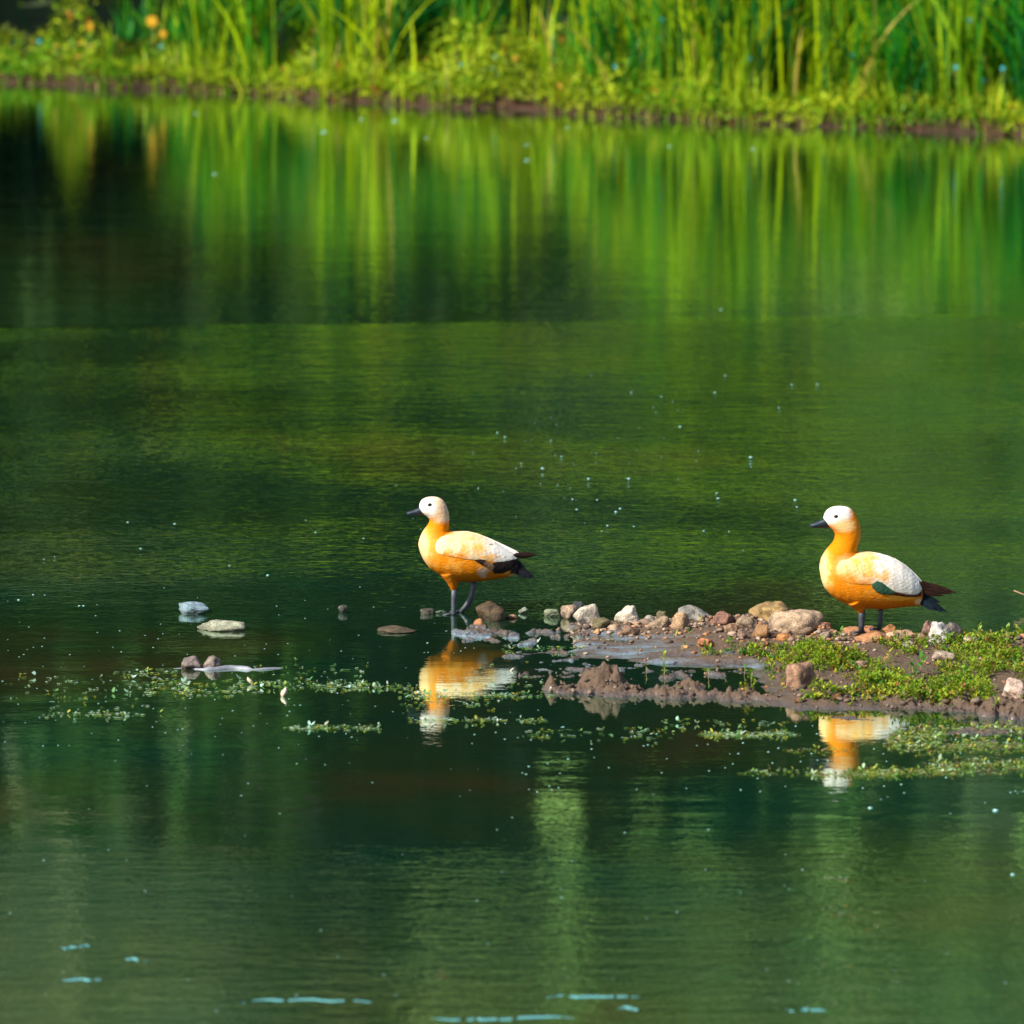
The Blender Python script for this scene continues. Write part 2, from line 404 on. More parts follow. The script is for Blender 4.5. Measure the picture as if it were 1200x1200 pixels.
def leaves(P, N_dir, up, L, W, C):
    """pointed oval leaves: 6 vertices, 2 quads each; P base, N_dir growth direction, up side hint"""
    n = len(P)
    d = N_dir / np.linalg.norm(N_dir, axis=1, keepdims=True)
    s = np.cross(d, up); s /= np.linalg.norm(s, axis=1, keepdims=True) + 1e-9
    nn = np.cross(s, d)
    L = L[:, None]; W = W[:, None]
    v0 = P; v1 = P + d * L * 0.35 + s * W * 0.5 + nn * W * .12; v2 = P + d * L * 0.75 + s * W * 0.36 + nn * W * .05
    v3 = P + d * L - nn * W * .1; v4 = P + d * L * 0.75 - s * W * 0.36 + nn * W * .05; v5 = P + d * L * 0.35 - s * W * 0.5 + nn * W * .12
    V = np.stack([v0, v1, v2, v3, v4, v5], 1).reshape(-1, 3)
    b = (np.arange(n) * 6)[:, None]
    F = np.concatenate([b + np.array([[0, 1, 2, 5]]), b + np.array([[5, 2, 3, 4]])], 0)
    return V, F, np.repeat(C, 6, 0)

def cat(parts):
    Vs, Fs, Cs, o = [], [], [], 0
    for V, F, C in parts:
        Vs.append(V); Fs.append(F + o); Cs.append(C); o += len(V)
    return np.concatenate(Vs), np.concatenate(Fs), np.concatenate(Cs)

def colmix(n, a, b, r=None):
    r = rng.random(n) if r is None else r
    return np.array(a)[None] * (1 - r[:, None]) + np.array(b)[None] * r[:, None]

# reed bed: dense and tall on the right, opening into dark gaps on the left
N = 56000
bx = rng.uniform(-9, 9.5, N); dep = rng.uniform(0.25, 4.2, N) ** 1.0
xpix = to_px(bx, shore_y(bx))[0]
RX = [-200, 0, 60, 130, 215, 240, 300, 340, 420, 470, 520, 560, 600, 640, 700, 745, 775, 850, 900, 935, 975, 1040, 1080, 1200, 1600]
RD = [.3, .06, .03, .08, .10, .75, .45, .30, .80, .30, .35, .75, .45, .22, .30, .35, .95, 1., .9, .35, 1., .5, .95, 1., 1.]
RH = [.6, .35, .3, .4, .5, .95, 1.1, 1., 1.25, .9, .95, 1.35, 1.2, .8, .95, 1.0, 1.35, 1.42, 1.42, 1.1, 1.38, 1.15, 1.38, 1.45, 1.45]
dens = np.interp(xpix, RX, RD) * (0.05 + 1.5 * sm(fbm(bx * 2.6, dep * 0.5, seed=71, oct=2), 0.40, 0.62))
dens += 0.12 * sm(xpix, 740, 790)
keep = rng.random(N) < dens
bx, dep, xpix = bx[keep], dep[keep], xpix[keep]; n = len(bx)
by = shore_y(bx) + dep; bz = bank_h(bx, by) - 0.03
H = rng.uniform(0.62, 1.12, n) * np.interp(xpix, RX, RH) * (0.8 + 0.45 * fbm(bx * 2.2, 2.0, seed=77))
lit = fbm(bx * 1.6, dep * 1.2, seed=81, oct=2)  # clump noise puts sunlit and shaded tone into the blade colour
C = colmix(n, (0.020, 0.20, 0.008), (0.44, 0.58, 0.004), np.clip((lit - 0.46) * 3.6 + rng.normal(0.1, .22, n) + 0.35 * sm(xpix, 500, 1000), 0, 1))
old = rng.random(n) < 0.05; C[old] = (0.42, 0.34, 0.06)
deepg = rng.random(n) < 0.34; C[deepg] = (0.008, 0.12, 0.018)  # deep green blades paint emerald shade into the bed
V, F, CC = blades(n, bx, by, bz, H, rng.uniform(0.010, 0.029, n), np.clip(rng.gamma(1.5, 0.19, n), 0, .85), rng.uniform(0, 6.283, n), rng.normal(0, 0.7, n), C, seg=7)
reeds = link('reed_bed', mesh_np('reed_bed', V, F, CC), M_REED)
tag(reeds, 'tall bright green reeds growing thick along the far bank', 'reeds', kind='stuff')
# back row behind the front reeds, dark leaf colour painting shade in the gaps
N = 6000
bx = rng.uniform(-16, 18, N); dep = rng.uniform(3.6, 7.5, N)
by = shore_y(bx) + dep; bz = bank_h(bx, by) - 0.03
C = colmix(N, (0.006, 0.035, 0.006), (0.02, 0.085, 0.008)); hs = np.interp(to_px(bx, shore_y(bx))[0], [0, 200, 300, 700], [.12, .25, .7, 1.0])
V, F, CC = blades(N, bx, by, bz, rng.uniform(0.9, 1.6, N) * hs, rng.uniform(0.02, 0.045, N), rng.gamma(1.6, 0.12, N), rng.uniform(0, 6.283, N), rng.normal(0, 0.8, N), C, seg=5)
link('sedge_row', mesh_np('sedge_row', V, F, CC), M_REED)
tag(bpy.data.objects['sedge_row'], 'sedge leaves standing behind the bright reeds, painted dark for the shade there', 'sedge', kind='stuff')

# low leafy growth along the earth edge
N = 34000
bx = rng.uniform(-9, 9.5, N); dep = rng.uniform(0.0, 1.0, N) ** 1.4 * 1.5 - 0.02
xpix = to_px(bx, shore_y(bx))[0]
mound = (0.06 + 0.32 * sm(fbm(bx * 1.5, 7.7, seed=91, oct=3), 0.32, 0.72)) * sm(dep, -0.15, 0.35) + 0.05
mound = mound + sm(dep, .1, .6) * sum(a * np.exp(-((xpix - c) / w_) ** 2) for c, w_, a in ((400, 40, .22), (785, 32, .45), (1010, 45, .40), (540, 40, .25), (75, 35, .15), (1150, 40, .25), (660, 40, .15)))
mound = mound * (0.8 + 0.35 * np.exp(-((xpix - 75) / 40) ** 2) * 1.6)
mound = mound * (0.35 + 0.65 * sm(xpix + 60 * (fbm(bx * 3, 1.1, seed=2) - .5), 120, 210) + 0.75 * np.exp(-((xpix - 78) / 26) ** 2))
by = shore_y(bx) + dep + 0.02
bz = bank_h(bx, by) + mound * rng.random(N) ** 0.6
P = np.stack([bx, by, bz], -1); D = rng.normal(0, 1, (N, 3)); D[:, 2] = np.abs(D[:, 2]) * 0.8 - 0.1
r = np.clip(fbm(bx * 3, dep * 3, seed=95) * 1.8 - 0.4 + rng.normal(0, .2, N), 0, 1)
C = colmix(N, (0.06, 0.22, 0.008), (0.42, 0.52, 0.02), r)
C[(xpix < 190) & (dep > 0.7)] *= 0.5  # leaves darkened to paint the shade of the left hollow
C = C * (1 - 0.25 * (np.sin(bx * 2.2 + 1) > 0.75))[:, None]
odd = rng.random(N) < 0.02; C[odd] = (0.5, 0.22, 0.03)
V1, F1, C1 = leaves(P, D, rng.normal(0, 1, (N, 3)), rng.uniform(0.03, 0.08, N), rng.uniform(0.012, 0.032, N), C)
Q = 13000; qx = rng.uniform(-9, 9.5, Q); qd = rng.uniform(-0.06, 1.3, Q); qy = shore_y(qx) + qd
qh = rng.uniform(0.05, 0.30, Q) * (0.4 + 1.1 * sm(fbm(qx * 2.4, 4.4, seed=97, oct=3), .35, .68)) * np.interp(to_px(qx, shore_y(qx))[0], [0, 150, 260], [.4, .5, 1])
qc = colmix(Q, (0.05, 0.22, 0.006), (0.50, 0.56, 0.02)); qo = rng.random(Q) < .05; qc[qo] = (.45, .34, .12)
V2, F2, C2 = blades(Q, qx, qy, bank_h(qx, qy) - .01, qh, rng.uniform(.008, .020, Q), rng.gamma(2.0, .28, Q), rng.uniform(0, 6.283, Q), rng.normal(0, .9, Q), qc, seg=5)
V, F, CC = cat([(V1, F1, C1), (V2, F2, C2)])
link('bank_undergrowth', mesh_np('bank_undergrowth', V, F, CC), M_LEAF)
tag(bpy.data.objects['bank_undergrowth'], 'low yellow green leafy growth along the brown earth edge', 'undergrowth', kind='stuff')

# woodland behind, which the pond mirrors
def crown(cx, cy, cz, rx, rz, n, col):
    d = rng.normal(0, 1, (n, 3)); d /= np.linalg.norm(d, axis=1, keepdims=True)
    rr = rng.uniform(0.55, 1.05, n)[:, None] * (0.75 + 0.5 * fbm(d[:, 0] * 2 + cx, d[:, 1] * 2, d[:, 2] * 2, seed=3)[:, None])
    P = np.array([cx, cy, cz]) + d * rr * np.array([rx, rx * 0.8, rz])
    f = 0.6 + 3.6 * float(sm(fbm(cx * .5 + 3, cz * .22, seed=17, oct=2), .38, .64))  # sunlit crowns and dark gaps are painted into the leaf colour by zone
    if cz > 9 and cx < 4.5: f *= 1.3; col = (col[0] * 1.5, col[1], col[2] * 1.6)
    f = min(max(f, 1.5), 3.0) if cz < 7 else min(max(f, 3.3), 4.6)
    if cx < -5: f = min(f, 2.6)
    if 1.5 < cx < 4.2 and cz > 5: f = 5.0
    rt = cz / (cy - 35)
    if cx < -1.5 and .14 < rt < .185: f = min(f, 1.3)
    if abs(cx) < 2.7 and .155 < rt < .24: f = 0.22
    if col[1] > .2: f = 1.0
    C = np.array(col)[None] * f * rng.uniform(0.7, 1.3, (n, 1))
    return leaves(P, d + rng.normal(0, .8, (n, 3)), rng.normal(0, 1, (n, 3)), rng.uniform(0.35, 0.7, n), rng.uniform(0.25, 0.45, n), C)
parts = []
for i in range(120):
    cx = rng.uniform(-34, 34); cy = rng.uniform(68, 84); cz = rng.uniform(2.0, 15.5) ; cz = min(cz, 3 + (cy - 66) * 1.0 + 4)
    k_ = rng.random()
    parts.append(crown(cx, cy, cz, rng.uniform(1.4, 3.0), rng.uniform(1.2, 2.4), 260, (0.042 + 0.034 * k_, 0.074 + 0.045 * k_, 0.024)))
for z_ in (5.9, 6.7, 7.5):                         # near-black crowns painting the dark gap in the middle of the wood
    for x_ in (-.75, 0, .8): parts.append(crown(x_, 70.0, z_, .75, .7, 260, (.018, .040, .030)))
for z_ in (5.2, 6.6, 8.0, 9.4, 10.8):           # one slender tree right of the middle, sunlit tone put into its leaves
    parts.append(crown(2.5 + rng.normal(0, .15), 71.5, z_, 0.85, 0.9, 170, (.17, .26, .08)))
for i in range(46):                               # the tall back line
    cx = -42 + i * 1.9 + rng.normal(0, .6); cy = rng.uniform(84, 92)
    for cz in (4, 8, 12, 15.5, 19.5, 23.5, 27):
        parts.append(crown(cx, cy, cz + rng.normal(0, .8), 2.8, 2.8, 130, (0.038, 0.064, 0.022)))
for c in ((-8.6, 63.5, 5.2, 2.0), (-6.6, 66.0, 5.6, 2.0), (-10.5, 65, 7.5, 2.6), (-4.6, 68.5, 5.0, 1.8), (-2.5, 70.5, 5.2, 1.8), (-7.5, 69, 8, 2.5)):  # crowns added out of view at left to shade the hollow
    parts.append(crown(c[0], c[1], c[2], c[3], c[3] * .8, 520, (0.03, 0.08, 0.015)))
for i in range(22):                                # undergrowth closing the view under the crowns, near-black to paint deep shade
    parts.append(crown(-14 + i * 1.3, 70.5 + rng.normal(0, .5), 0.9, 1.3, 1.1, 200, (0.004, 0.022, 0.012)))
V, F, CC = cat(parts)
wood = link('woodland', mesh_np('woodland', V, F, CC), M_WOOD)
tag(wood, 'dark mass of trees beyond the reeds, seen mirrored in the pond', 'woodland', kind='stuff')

# ------------------------------------------------------------------ stones
def stone_mesh(w_, d_, h_, seed, cuts=11, round_=0.16, box=False):
    r = random.Random(seed)
    bm = bmesh.new(); bmesh.ops.create_icosphere(bm, subdivisions=4, radius=1)
    pl = []
    for i in range(cuts):
        v = Vector((r.gauss(0, 1), r.gauss(0, 1), r.gauss(0, 1))).normalized(); pl.append((v, r.uniform(0.50, 0.88)))
    pl.append((Vector((r.uniform(-.2, .2), r.uniform(-.3, .1), 1)).normalized(), r.uniform(.7, .9)))
    off = Vector((seed * 3.1, seed * 1.7, 0))
    for v in bm.verts:
        d = v.co.normalized(); s = 0
        for nrm, k in pl:
            q = max(0.0, d.dot(nrm)) / k; s += q ** 36
        rad = (s + 1) ** (-1 / 36)
        if box: rad = 0.82 / (abs(d.x) ** 7 + abs(d.y) ** 7 + abs(d.z) ** 7) ** (1 / 7)
        rad *= 1 + 0.16 * mnoise.noise(d * 1.7 + off) + round_ * 0.5 * mnoise.noise(d * 4 + off) + round_ * 0.3 * mnoise.noise(d * 11 + off)
        v.co = Vector((d.x * rad * w_ / 1.65, d.y * rad * d_ / 1.65, d.z * rad * h_ * 0.72))
    m = bpy.data.meshes.new('stone'); bm.to_mesh(m); bm.free()
    m.polygons.foreach_set('use_smooth', np.ones(len(m.polygons), bool))
    return m

def stone(px, pyb, wpx, hpx, col, label, name='stone', cat_='stone', tilt=0.0, seed=None, dmul=0.8, rz=None, cuts=11, box=False, group='stones on and around the mud spit'):
    global _sc; _sc += 1; seed = seed or _sc
    wm = wpx / 250 * 0.94; hm = hpx / 250
    p = at(px, pyb - 2)
    for _ in range(3):
        z = hz(p.x, p.y); p = at(px, pyb - 2, z * 0.9)
    z = hz(p.x, p.y)
    o = link(name, stone_mesh(wm, wm * dmul, hm * 1.12, seed, cuts, box=box), M_STONE)
    o.location = (p.x, p.y + wm * dmul * 0.25, z * 0.9 + hm * 0.33)
    o.rotation_euler = (random.uniform(-.1, .1), tilt, rz if rz is not None else random.uniform(-.25, .25))
    o.color = (*col, 1)
    return tag(o, label, cat_, group)
_sc = 0
TAN, CREAM, OLIVE, BROWN, RED, ORANGE, GREY = (.36, .26, .17), (.62, .54, .44), (.17, .14, .06), (.22, .13, .08), (.24, .10, .06), (.50, .21, .07), (.26, .25, .22)
for a in (
 (648, 725, 19, 9, (.20, .24, .15), 'pale green wet stone at the far left tip of the spit'),
 (667, 727, 20, 15, (.34, .24, .17), 'brown rounded stone between the pale green one and the white pyramid stone'),
 (678, 716, 13, 9, (.05, .06, .07), 'small near-black stone just behind the white pyramid stone'),
 (686, 735, 30, 25, CREAM, 'white pyramid-shaped stone with a sharp peak on the left of the spit'),
 (706, 737, 29, 13, OLIVE, 'dark olive stone between the two white stones'),
 (736, 733, 31, 22, CREAM, 'cream white boulder with a shaded right face and blunt top'),
 (760, 733, 18, 9, (.45, .40, .34), 'flat pale stone just right of the cream white boulder'),
 (739, 747, 20, 13, BROWN, 'brown clod-like stone in front of the cream white boulder'),
 (773, 741, 33, 11, TAN, 'flat tilted tan slab in front of the olive stone'),
 (776, 729, 14, 11, OLIVE, 'small round olive stone behind the tan slab'),
 (797, 741, 24, 21, (.40, .26, .15), 'upright tan block stone in front of the long grey slab'),
 (812, 730, 46, 15, GREY, 'long flat grey slab at the back edge of the spit'),
 (846, 735, 32, 16, (.25, .12, .08), 'reddish brown rough stone right of the long grey slab'),
 (876, 740, 26, 15, TAN, 'tan rounded stone left of the big olive boulder'),
 (910, 735, 56, 27, (.34, .22, .08), 'big olive brown boulder at the back of the spit'),
 (933, 748, 60, 26, (.46, .33, .22), 'big pale tan boulder with an olive hollow, in front of the olive brown one'),
 (893, 748, 20, 16, (.44, .24, .10), 'orange tan stone at the left foot of the two big boulders'),
 (962, 742, 24, 12, (.34, .14, .07), 'red brown stone on the right shoulder of the big tan boulder'),
 (920, 754, 18, 9, ORANGE, 'small bright orange stone in front of the big tan boulder'),
 (829, 761, 21, 12, (.46, .16, .06), 'small orange red stone lying alone on the grey mud'),
 (895, 760, 12, 7, (.42, .15, .12), 'tiny pink red stone on the mud below the orange one'),
 (1018, 748, 26, 14, (.42, .17, .08), 'rounded red brown stone at the front foot of the right duck'),
 (1042, 745, 20, 10, (.52, .22, .07), 'small orange stone at the rear foot of the right duck'),
 (1000, 752, 30, 14, (.48, .22, .10), 'orange brown stone left of the duck stones'),
 (1024, 758, 40, 15, (.45, .21, .09), 'long orange brown stone below the feet of the right duck'),
 (1055, 756, 34, 15, (.52, .33, .21), 'pale tan stone with a dark right side, right of the duck feet'),
 (1079, 756, 22, 9, (.32, .17, .11), 'flat brown stone between the duck feet and the white stone'),
 (1101, 758, 27, 28, (.74, .68, .64), 'bright white stone wedged between a brown and a grey one'),
 (1087, 757, 17, 26, (.22, .12, .09), 'narrow brown upright stone on the left of the bright white stone'),
 (1114, 757, 24, 27, (.15, .12, .11), 'dark grey stone on the right of the bright white stone'),
 (1106, 778, 24, 14, (.40, .31, .24), 'pale brown stone half sunk in the green plants'),
 (1190, 818, 40, 19, (.60, .44, .35), 'pinkish cream block at the right edge of the green patch'),
 (1010, 786, 18, 10, (.36, .22, .16), 'small pink brown stone among the plants in the middle of the spit'),
 (1064, 762, 16, 8, (.34, .30, .25), 'small grey tan stone below the pale tan one'),
 (870, 751, 14, 9, (.27, .17, .12), 'small brown stone left below the two big boulders'),
 (967, 757, 15, 10, (.40, .30, .22), 'small tan pebble right below the big tan boulder'),
 (985, 763, 17, 8, (.50, .30, .18), 'small flat tan orange stone below the orange brown one'),
 (720, 742, 16, 8, (.38, .27, .18), 'small tan pebble between olive stone and cream boulder'),
 (858, 741, 16, 11, (.38, .22, .12), 'small orange tan stone beside the reddish brown rough one'),
 (1138, 757, 20, 8, (.50, .38, .30), 'small pale stone right of the dark grey one'),
 (1152, 781, 18, 9, (.48, .28, .18), 'small salmon coloured stone among the plants on the right'),
): stone(*a)
stone(938, 806, 28, 25, (.32, .18, .11), 'squared brown block stone with a reddish top, alone in the green patch', tilt=0.05, rz=0.72, dmul=0.9, cuts=5, seed=204, box=True)
# stones in open water
for a in (
 (225, 721, 44, 10, (.22, .33, .40), 'blue grey flat stone breaking the water, far left'),
 (262, 740, 56, 10, (.36, .38, .28), 'longer pale green grey stone breaking the water, below the blue grey one'),
 (402, 720, 11, 9, (.10, .10, .08), 'tiny dark stone alone in open water between the flat stones and the left duck'),
 (467, 743, 44, 5, (.12, .09, .05), 'low brown stone barely awash, left of the left duck'),
 (500, 722, 18, 6, (.10, .09, .06), 'small dark brown stone in the water just left of the left duck legs'),
 (517, 721, 13, 4, (.16, .28, .20), 'small green stone in the water touching the dark brown one'),
 (573, 729, 36, 22, (.09, .055, .02), 'brown block stone with an olive top right behind the left duck feet'),
 (613, 721, 13, 6, (.28, .34, .25), 'tiny grey green stone right of the brown block stone'),
 (601, 727, 13, 5, (.42, .22, .14), 'tiny salmon stone in the water right of the brown block stone'),
 (561, 736, 13, 8, (.44, .20, .08), 'tiny orange stone on the thin mud by the left duck foot'),
 (226, 786, 24, 13, (.26, .21, .19), 'left one of two brown stones beside the sunken pale branch'),
 (247, 785, 20, 14, (.24, .19, .17), 'right one of two brown stones beside the sunken pale branch'),
): stone(*a, group='stones standing in open water')

# gravel scattered on the spit
parts = []
G = 1700; gx = rng.uniform(640, 1330, G); gy = rng.normal(0, 1, G)
gyy = np.where(rng.random(G) < 0.55, 740 + 18 * sm(gx, 850, 1000) + gy * 8, rng.uniform(735, 838, G))
bmi = bmesh.new(); bmesh.ops.create_icosphere(bmi, subdivisions=1, radius=1)
iv = np.array([v.co[:] for v in bmi.verts]); itf = np.array([[v.index for v in f.verts] for f in bmi.faces]); bmi.free()
gp, gc = [], []
LUMP = 2400; lx = rng.uniform(632, 1330, LUMP); gx = np.concatenate([gx, lx]); gyy = np.concatenate([gyy, np.where(np.arange(LUMP) < 900, 808 + (lx - 632) * .045 + rng.normal(0, 5, LUMP), 737 + 16 * sm(lx, 850, 1010) + rng.normal(0, 8, LUMP))])
for i in range(G + LUMP):
    p = at(gx[i], gyy[i]); z = hz(p.x, p.y)
    if z < 0.004 or (G <= i < G + 900 and i % 5 < 3): continue
    s = rng.uniform(0.003, 0.011) * (1 + 0.8 * (rng.random() < .1))
    if i >= G: s = rng.uniform(.004, .014) * (1 + (rng.random() < .12))
    v = iv * rng.uniform(0.35, 1.35, iv.shape) * s * np.array([1.3, 1, 0.75]); a = rng.uniform(0, 6.28)
    v = np.stack([v[:, 0] * math.cos(a) - v[:, 1] * math.sin(a), v[:, 0] * math.sin(a) + v[:, 1] * math.cos(a), v[:, 2]], -1)
    gp.append(v + np.array([p.x, p.y, z + s * .3]))
    c = [(.24, .16, .10), (.18, .12, .08), (.34, .25, .18), (.30, .13, .06), (.12, .08, .06), (.40, .19, .08), (.08, .055, .04)][rng.integers(7)]
    if G <= i < G + 900: c = [(.11, .075, .055), (.17, .12, .09), (.07, .045, .03)][rng.integers(3)]
    gc.append(np.repeat(np.array([c]) * rng.uniform(.7, 1.2), len(iv), 0))
F = np.concatenate([itf + i * len(iv) for i in range(len(gp))])
kk = NT('gravel'); aa = kk.n('ShaderNodeAttribute', attribute_name='Col'); kk.l(aa.outputs['Color'], kk.p.inputs['Base Color']); kk.p.inputs['Roughness'].default_value = 0.8
gr = link('gravel', mesh_np('gravel', np.concatenate(gp), F, np.concatenate(gc), smooth=False), kk.m)
tag(gr, 'fine brown gravel and crumbs scattered over the mud spit', 'gravel', kind='stuff')

# ------------------------------------------------------------------ plants on the spit
def rosette(cx, cy, cz, n, L, H, col, tall=0.0):
    a = rng.uniform(0, 6.283, n); el = rng.uniform(0.15, 1.1, n)
    D = np.stack([np.cos(a) * np.cos(el), np.sin(a) * np.cos(el), np.sin(el)], -1)
    P = np.stack([cx + np.cos(a) * .002, cy + np.sin(a) * .002, cz + rng.random(n) * H], -1)
    C = np.array(col)[None] * rng.uniform(0.75, 1.25, (n, 1)) * np.array([1, 1, 1])
    C[:, 0] *= rng.uniform(0.8, 1.25)
    return leaves(P, D, np.tile([0, 0, 1.0], (n, 1)) + rng.normal(0, .2, (n, 3)), rng.uniform(.7, 1.2, n) * L, rng.uniform(.4, .6, n) * L, C)
parts = []
tries = 0
while len(parts) < 7500 and tries < 70000:
    tries += 1
    xp, yp = rng.uniform(770, 1420), rng.uniform(744, 840)
    p = at(xp, yp)
    m = sm(xp, 840, 1000) * sm(yp, 762 - 16 * sm(xp, 1070, 1130), 774 - 18 * sm(xp, 1070, 1130)) * (1 - sm(yp, 812 + 10 * sm(xp, 1000, 1100), 838))
    m += 0.35 * sm(xp, 780, 860) * np.exp(-((yp - 772) / 9) ** 2)
    m *= sm(fbm(p.x * 5, p.y * 2.2, seed=55, oct=3), 0.31, 0.54)
    if xp > 905 and xp < 1005 and yp > 796 and yp < 815: m *= 0.1
    if rng.random() > m: continue
    z = hz(p.x, p.y)
    if z < 0.012: continue
    q = fbm(p.x * 9, p.y * 6, seed=57)
    col = (0.17, 0.27, 0.02) if q > 0.5 else ((0.33, 0.38, 0.03) if rng.random() < .55 else (0.05, 0.15, 0.02))
    if rng.random() < .12: col = [(.30, .13, .05), (.22, .16, .07), (.10, .08, .03)][rng.integers(3)]
    parts.append(rosette(p.x, p.y, z, int(rng.integers(4, 8)), rng.uniform(0.009, 0.019) * (.7 + 1.1 * fbm(p.x * 4, p.y * 3, seed=58)), rng.uniform(0.004, 0.03) + .03 * (q > .55), col))
V, F, CC = cat(parts)
gcov = link('ground_cover', mesh_np('ground_cover', V, F, CC), M_LEAF)
tag(gcov, 'low bright green leafy plants carpeting the right of the mud spit', 'ground cover', kind='stuff')

def tube(pts, rad, seg=8, cap=True):
    """returns V, F(list) of a tube along 3-D points"""
    pts = [Vector(p) for p in pts]; V, F = [], []
    up = Vector((0, 1, 0.01))
    for i, p in enumerate(pts):
        d = (pts[min(i + 1, len(pts) - 1)] - pts[max(i - 1, 0)]).normalized()
        a = d.cross(up); a = a.normalized() if a.length > 1e-4 else Vector((1, 0, 0)); b = d.cross(a)
        for k in range(seg):
            t = 2 * math.pi * k / seg; V.append(p + (a * math.cos(t) + b * math.sin(t)) * rad[i])
    for i in range(len(pts) - 1):
        for k in range(seg):
            F.append((i * seg + k, i * seg + (k + 1) % seg, (i + 1) * seg + (k + 1) % seg, (i + 1) * seg + k))
    if cap:
        F.append(tuple(range(seg - 1, -1, -1))); F.append(tuple(range((len(pts) - 1) * seg, len(pts) * seg)))
    return V, F
def pydata(name, V, F, smooth=True):
    m = bpy.data.meshes.new(name); m.from_pydata([tuple(v) for v in V], [], F); m.update()
    m.polygons.foreach_set('use_smooth', np.full(len(m.polygons), smooth)); return m

def sprout(px, py, hgt, nl, L, col, label, group=None, base=None):
    p = at(px, py); z = hz(p.x, p.y); p = at(px, py, z)
    t = empty('leafy_sprout', (p.x, p.y, z), 0, label, 'plant', group)
    pts = [(0, 0, -0.01), (hgt * .1, 0, hgt * .5), (hgt * .05, 0, hgt)]
    V, F = tube(pts, [.0022, .0018, .001], 6)
    st = link('stem', pydata('stem', V, F), M_TWIG, t)
    n = nl; k = np.arange(n); a = k * 2.4 + px; hh = hgt * (0.25 + 0.75 * k / max(1, n - 1))
    el = 0.25 + 0.9 * k / n
    D = np.stack([np.cos(a) * np.cos(el), np.sin(a) * np.cos(el), np.sin(el)], -1)
    P = np.stack([hgt * .08 + 0 * a, 0 * a, hh], -1)
    C = np.array(col)[None] * rng.uniform(.8, 1.2, (n, 1))
    for i in range(n):
        V, F, CC = leaves(P[i:i + 1], D[i:i + 1], np.array([[0, 0, 1.0]]), np.array([L * rng.uniform(.8, 1.2)]), np.array([L * .45]), C[i:i + 1])
        link('leaf', mesh_np('leaf', V, F, CC), M_LEAF, t)
    return t
YG_, BG_, DG_ = (.30, .40, .04), (.10, .30, .04), (.05, .14, .03)
for a in (
 (777, 780, .055, 6, .030, YG_, 'small two-tiered sprout standing on the grey wet mud'),
 (778, 793, .045, 5, .028, BG_, 'sprout just in front of the two-tiered one, by the water channel'),
 (984, 752, .050, 5, .026, BG_, 'sprout rising against the water left of the right duck'),
 (1145, 756, .085, 8, .040, (.22, .36, .06), 'bushy sprout against the water at the right of the ridge'),
 (1178, 762, .095, 8, .040, (.18, .30, .06), 'taller forked sprout beside the dry twig at the right'),
 (1068, 800, .080, 9, .036, DG_, 'dark green sprout in the middle of the green patch'),
 (1078, 790, .070, 8, .042, BG_, 'vivid green broad-leaved sprout behind the dark one'),
 (1108, 815, .070, 9, .030, DG_, 'dark leafy sprout right of centre of the green patch'),
 (820, 734, .040, 4, .024, YG_, 'yellow sprout among the stones by the long grey slab'),
 (806, 748, .035, 5, .022, BG_, 'small green sprout in front of the tan block stone'),
 (792, 750, .030, 4, .020, YG_, 'tiny yellow green sprout left of the tan block stone'),
 (795, 812, .025, 4, .020, YG_, 'tiny yellow sprout on the front mud ridge'),
 (925, 803, .045, 5, .024, (.34, .32, .04), 'yellow sprout leaning on the squared brown block stone'),
 (1001, 770, .050, 7, .030, YG_, 'yellow green sprout below the right duck'),
 (1040, 775, .045, 6, .032, (.40, .40, .03), 'bright yellow sprout below the long orange brown stone'),
 (1128, 800, .060, 8, .030, BG_, 'green sprout above the muddy clods on the right'),
 (1165, 830, .050, 7, .026, BG_, 'green sprout growing between the front clods at the right'),
 (902, 785, .045, 6, .026, YG_, 'yellow green sprout at the left end of the green patch'),
 (872, 792, .040, 5, .022, BG_, 'small sprout by the puddle left of the squared block'),
 (1188, 790, .060, 8, .034, BG_, 'dark green broad sprout near the right edge above the cream block'),
): sprout(*a)
for xp, yp in ((716, 753), (702, 790), (746, 768), (757, 790), (830, 795), (850, 775), (865, 768), (880, 800), (948, 765), (960, 790)):
    sprout(xp, yp, .03, 4, .018, (.16, .24, .05), 'tiny pale green seedling on the grey mud of the spit', 'tiny seedlings on the mud')

# ------------------------------------------------------------------ pond weed and flecks on the water
def weed_strip(name, label, spots, cols):
    parts = []
    for (cx, cy, wx, hy, n) in spots:
        for i in range(n):
            xp = cx + rng.uniform(-1, 1) * wx; yp = cy + rng.normal(0, 1) * hy * .5
            p = at(xp, yp); z = hz(p.x, p.y) + 0.002
            k = rng.random(); up = rng.random() < 0.22
            col = cols[rng.integers(len(cols))]
            if up: parts.append(rosette(p.x, p.y, z, int(rng.integers(1, 4)), rng.uniform(.012, .028), .008, col))
            else:
                m = int(rng.integers(1, 4)); a = rng.uniform(0, 6.28, m)
                D = np.stack([np.cos(a), np.sin(a) * .8, 0.06 + 0 * a], -1)
                parts.append(leaves(np.tile([[p.x, p.y, z]], (m, 1)) + rng.normal(0, .012, (m, 3)) * [1, 1, 0], D, np.tile([0, 0, 1.0], (m, 1)),
                                    rng.uniform(.010, .032, m), rng.uniform(.004, .012, m), np.array([col]) * rng.uniform(.7, 1.2, (m, 1))))
    V, F, CC = cat(parts)
    o = link(name, mesh_np(name, V, F, CC), M_LEAF); return tag(o, label, 'water weed', kind='stuff')
WC = [(.20, .34, .10), (.38, .42, .08), (.30, .50, .36), (.12, .28, .10), (.45, .60, .52)]
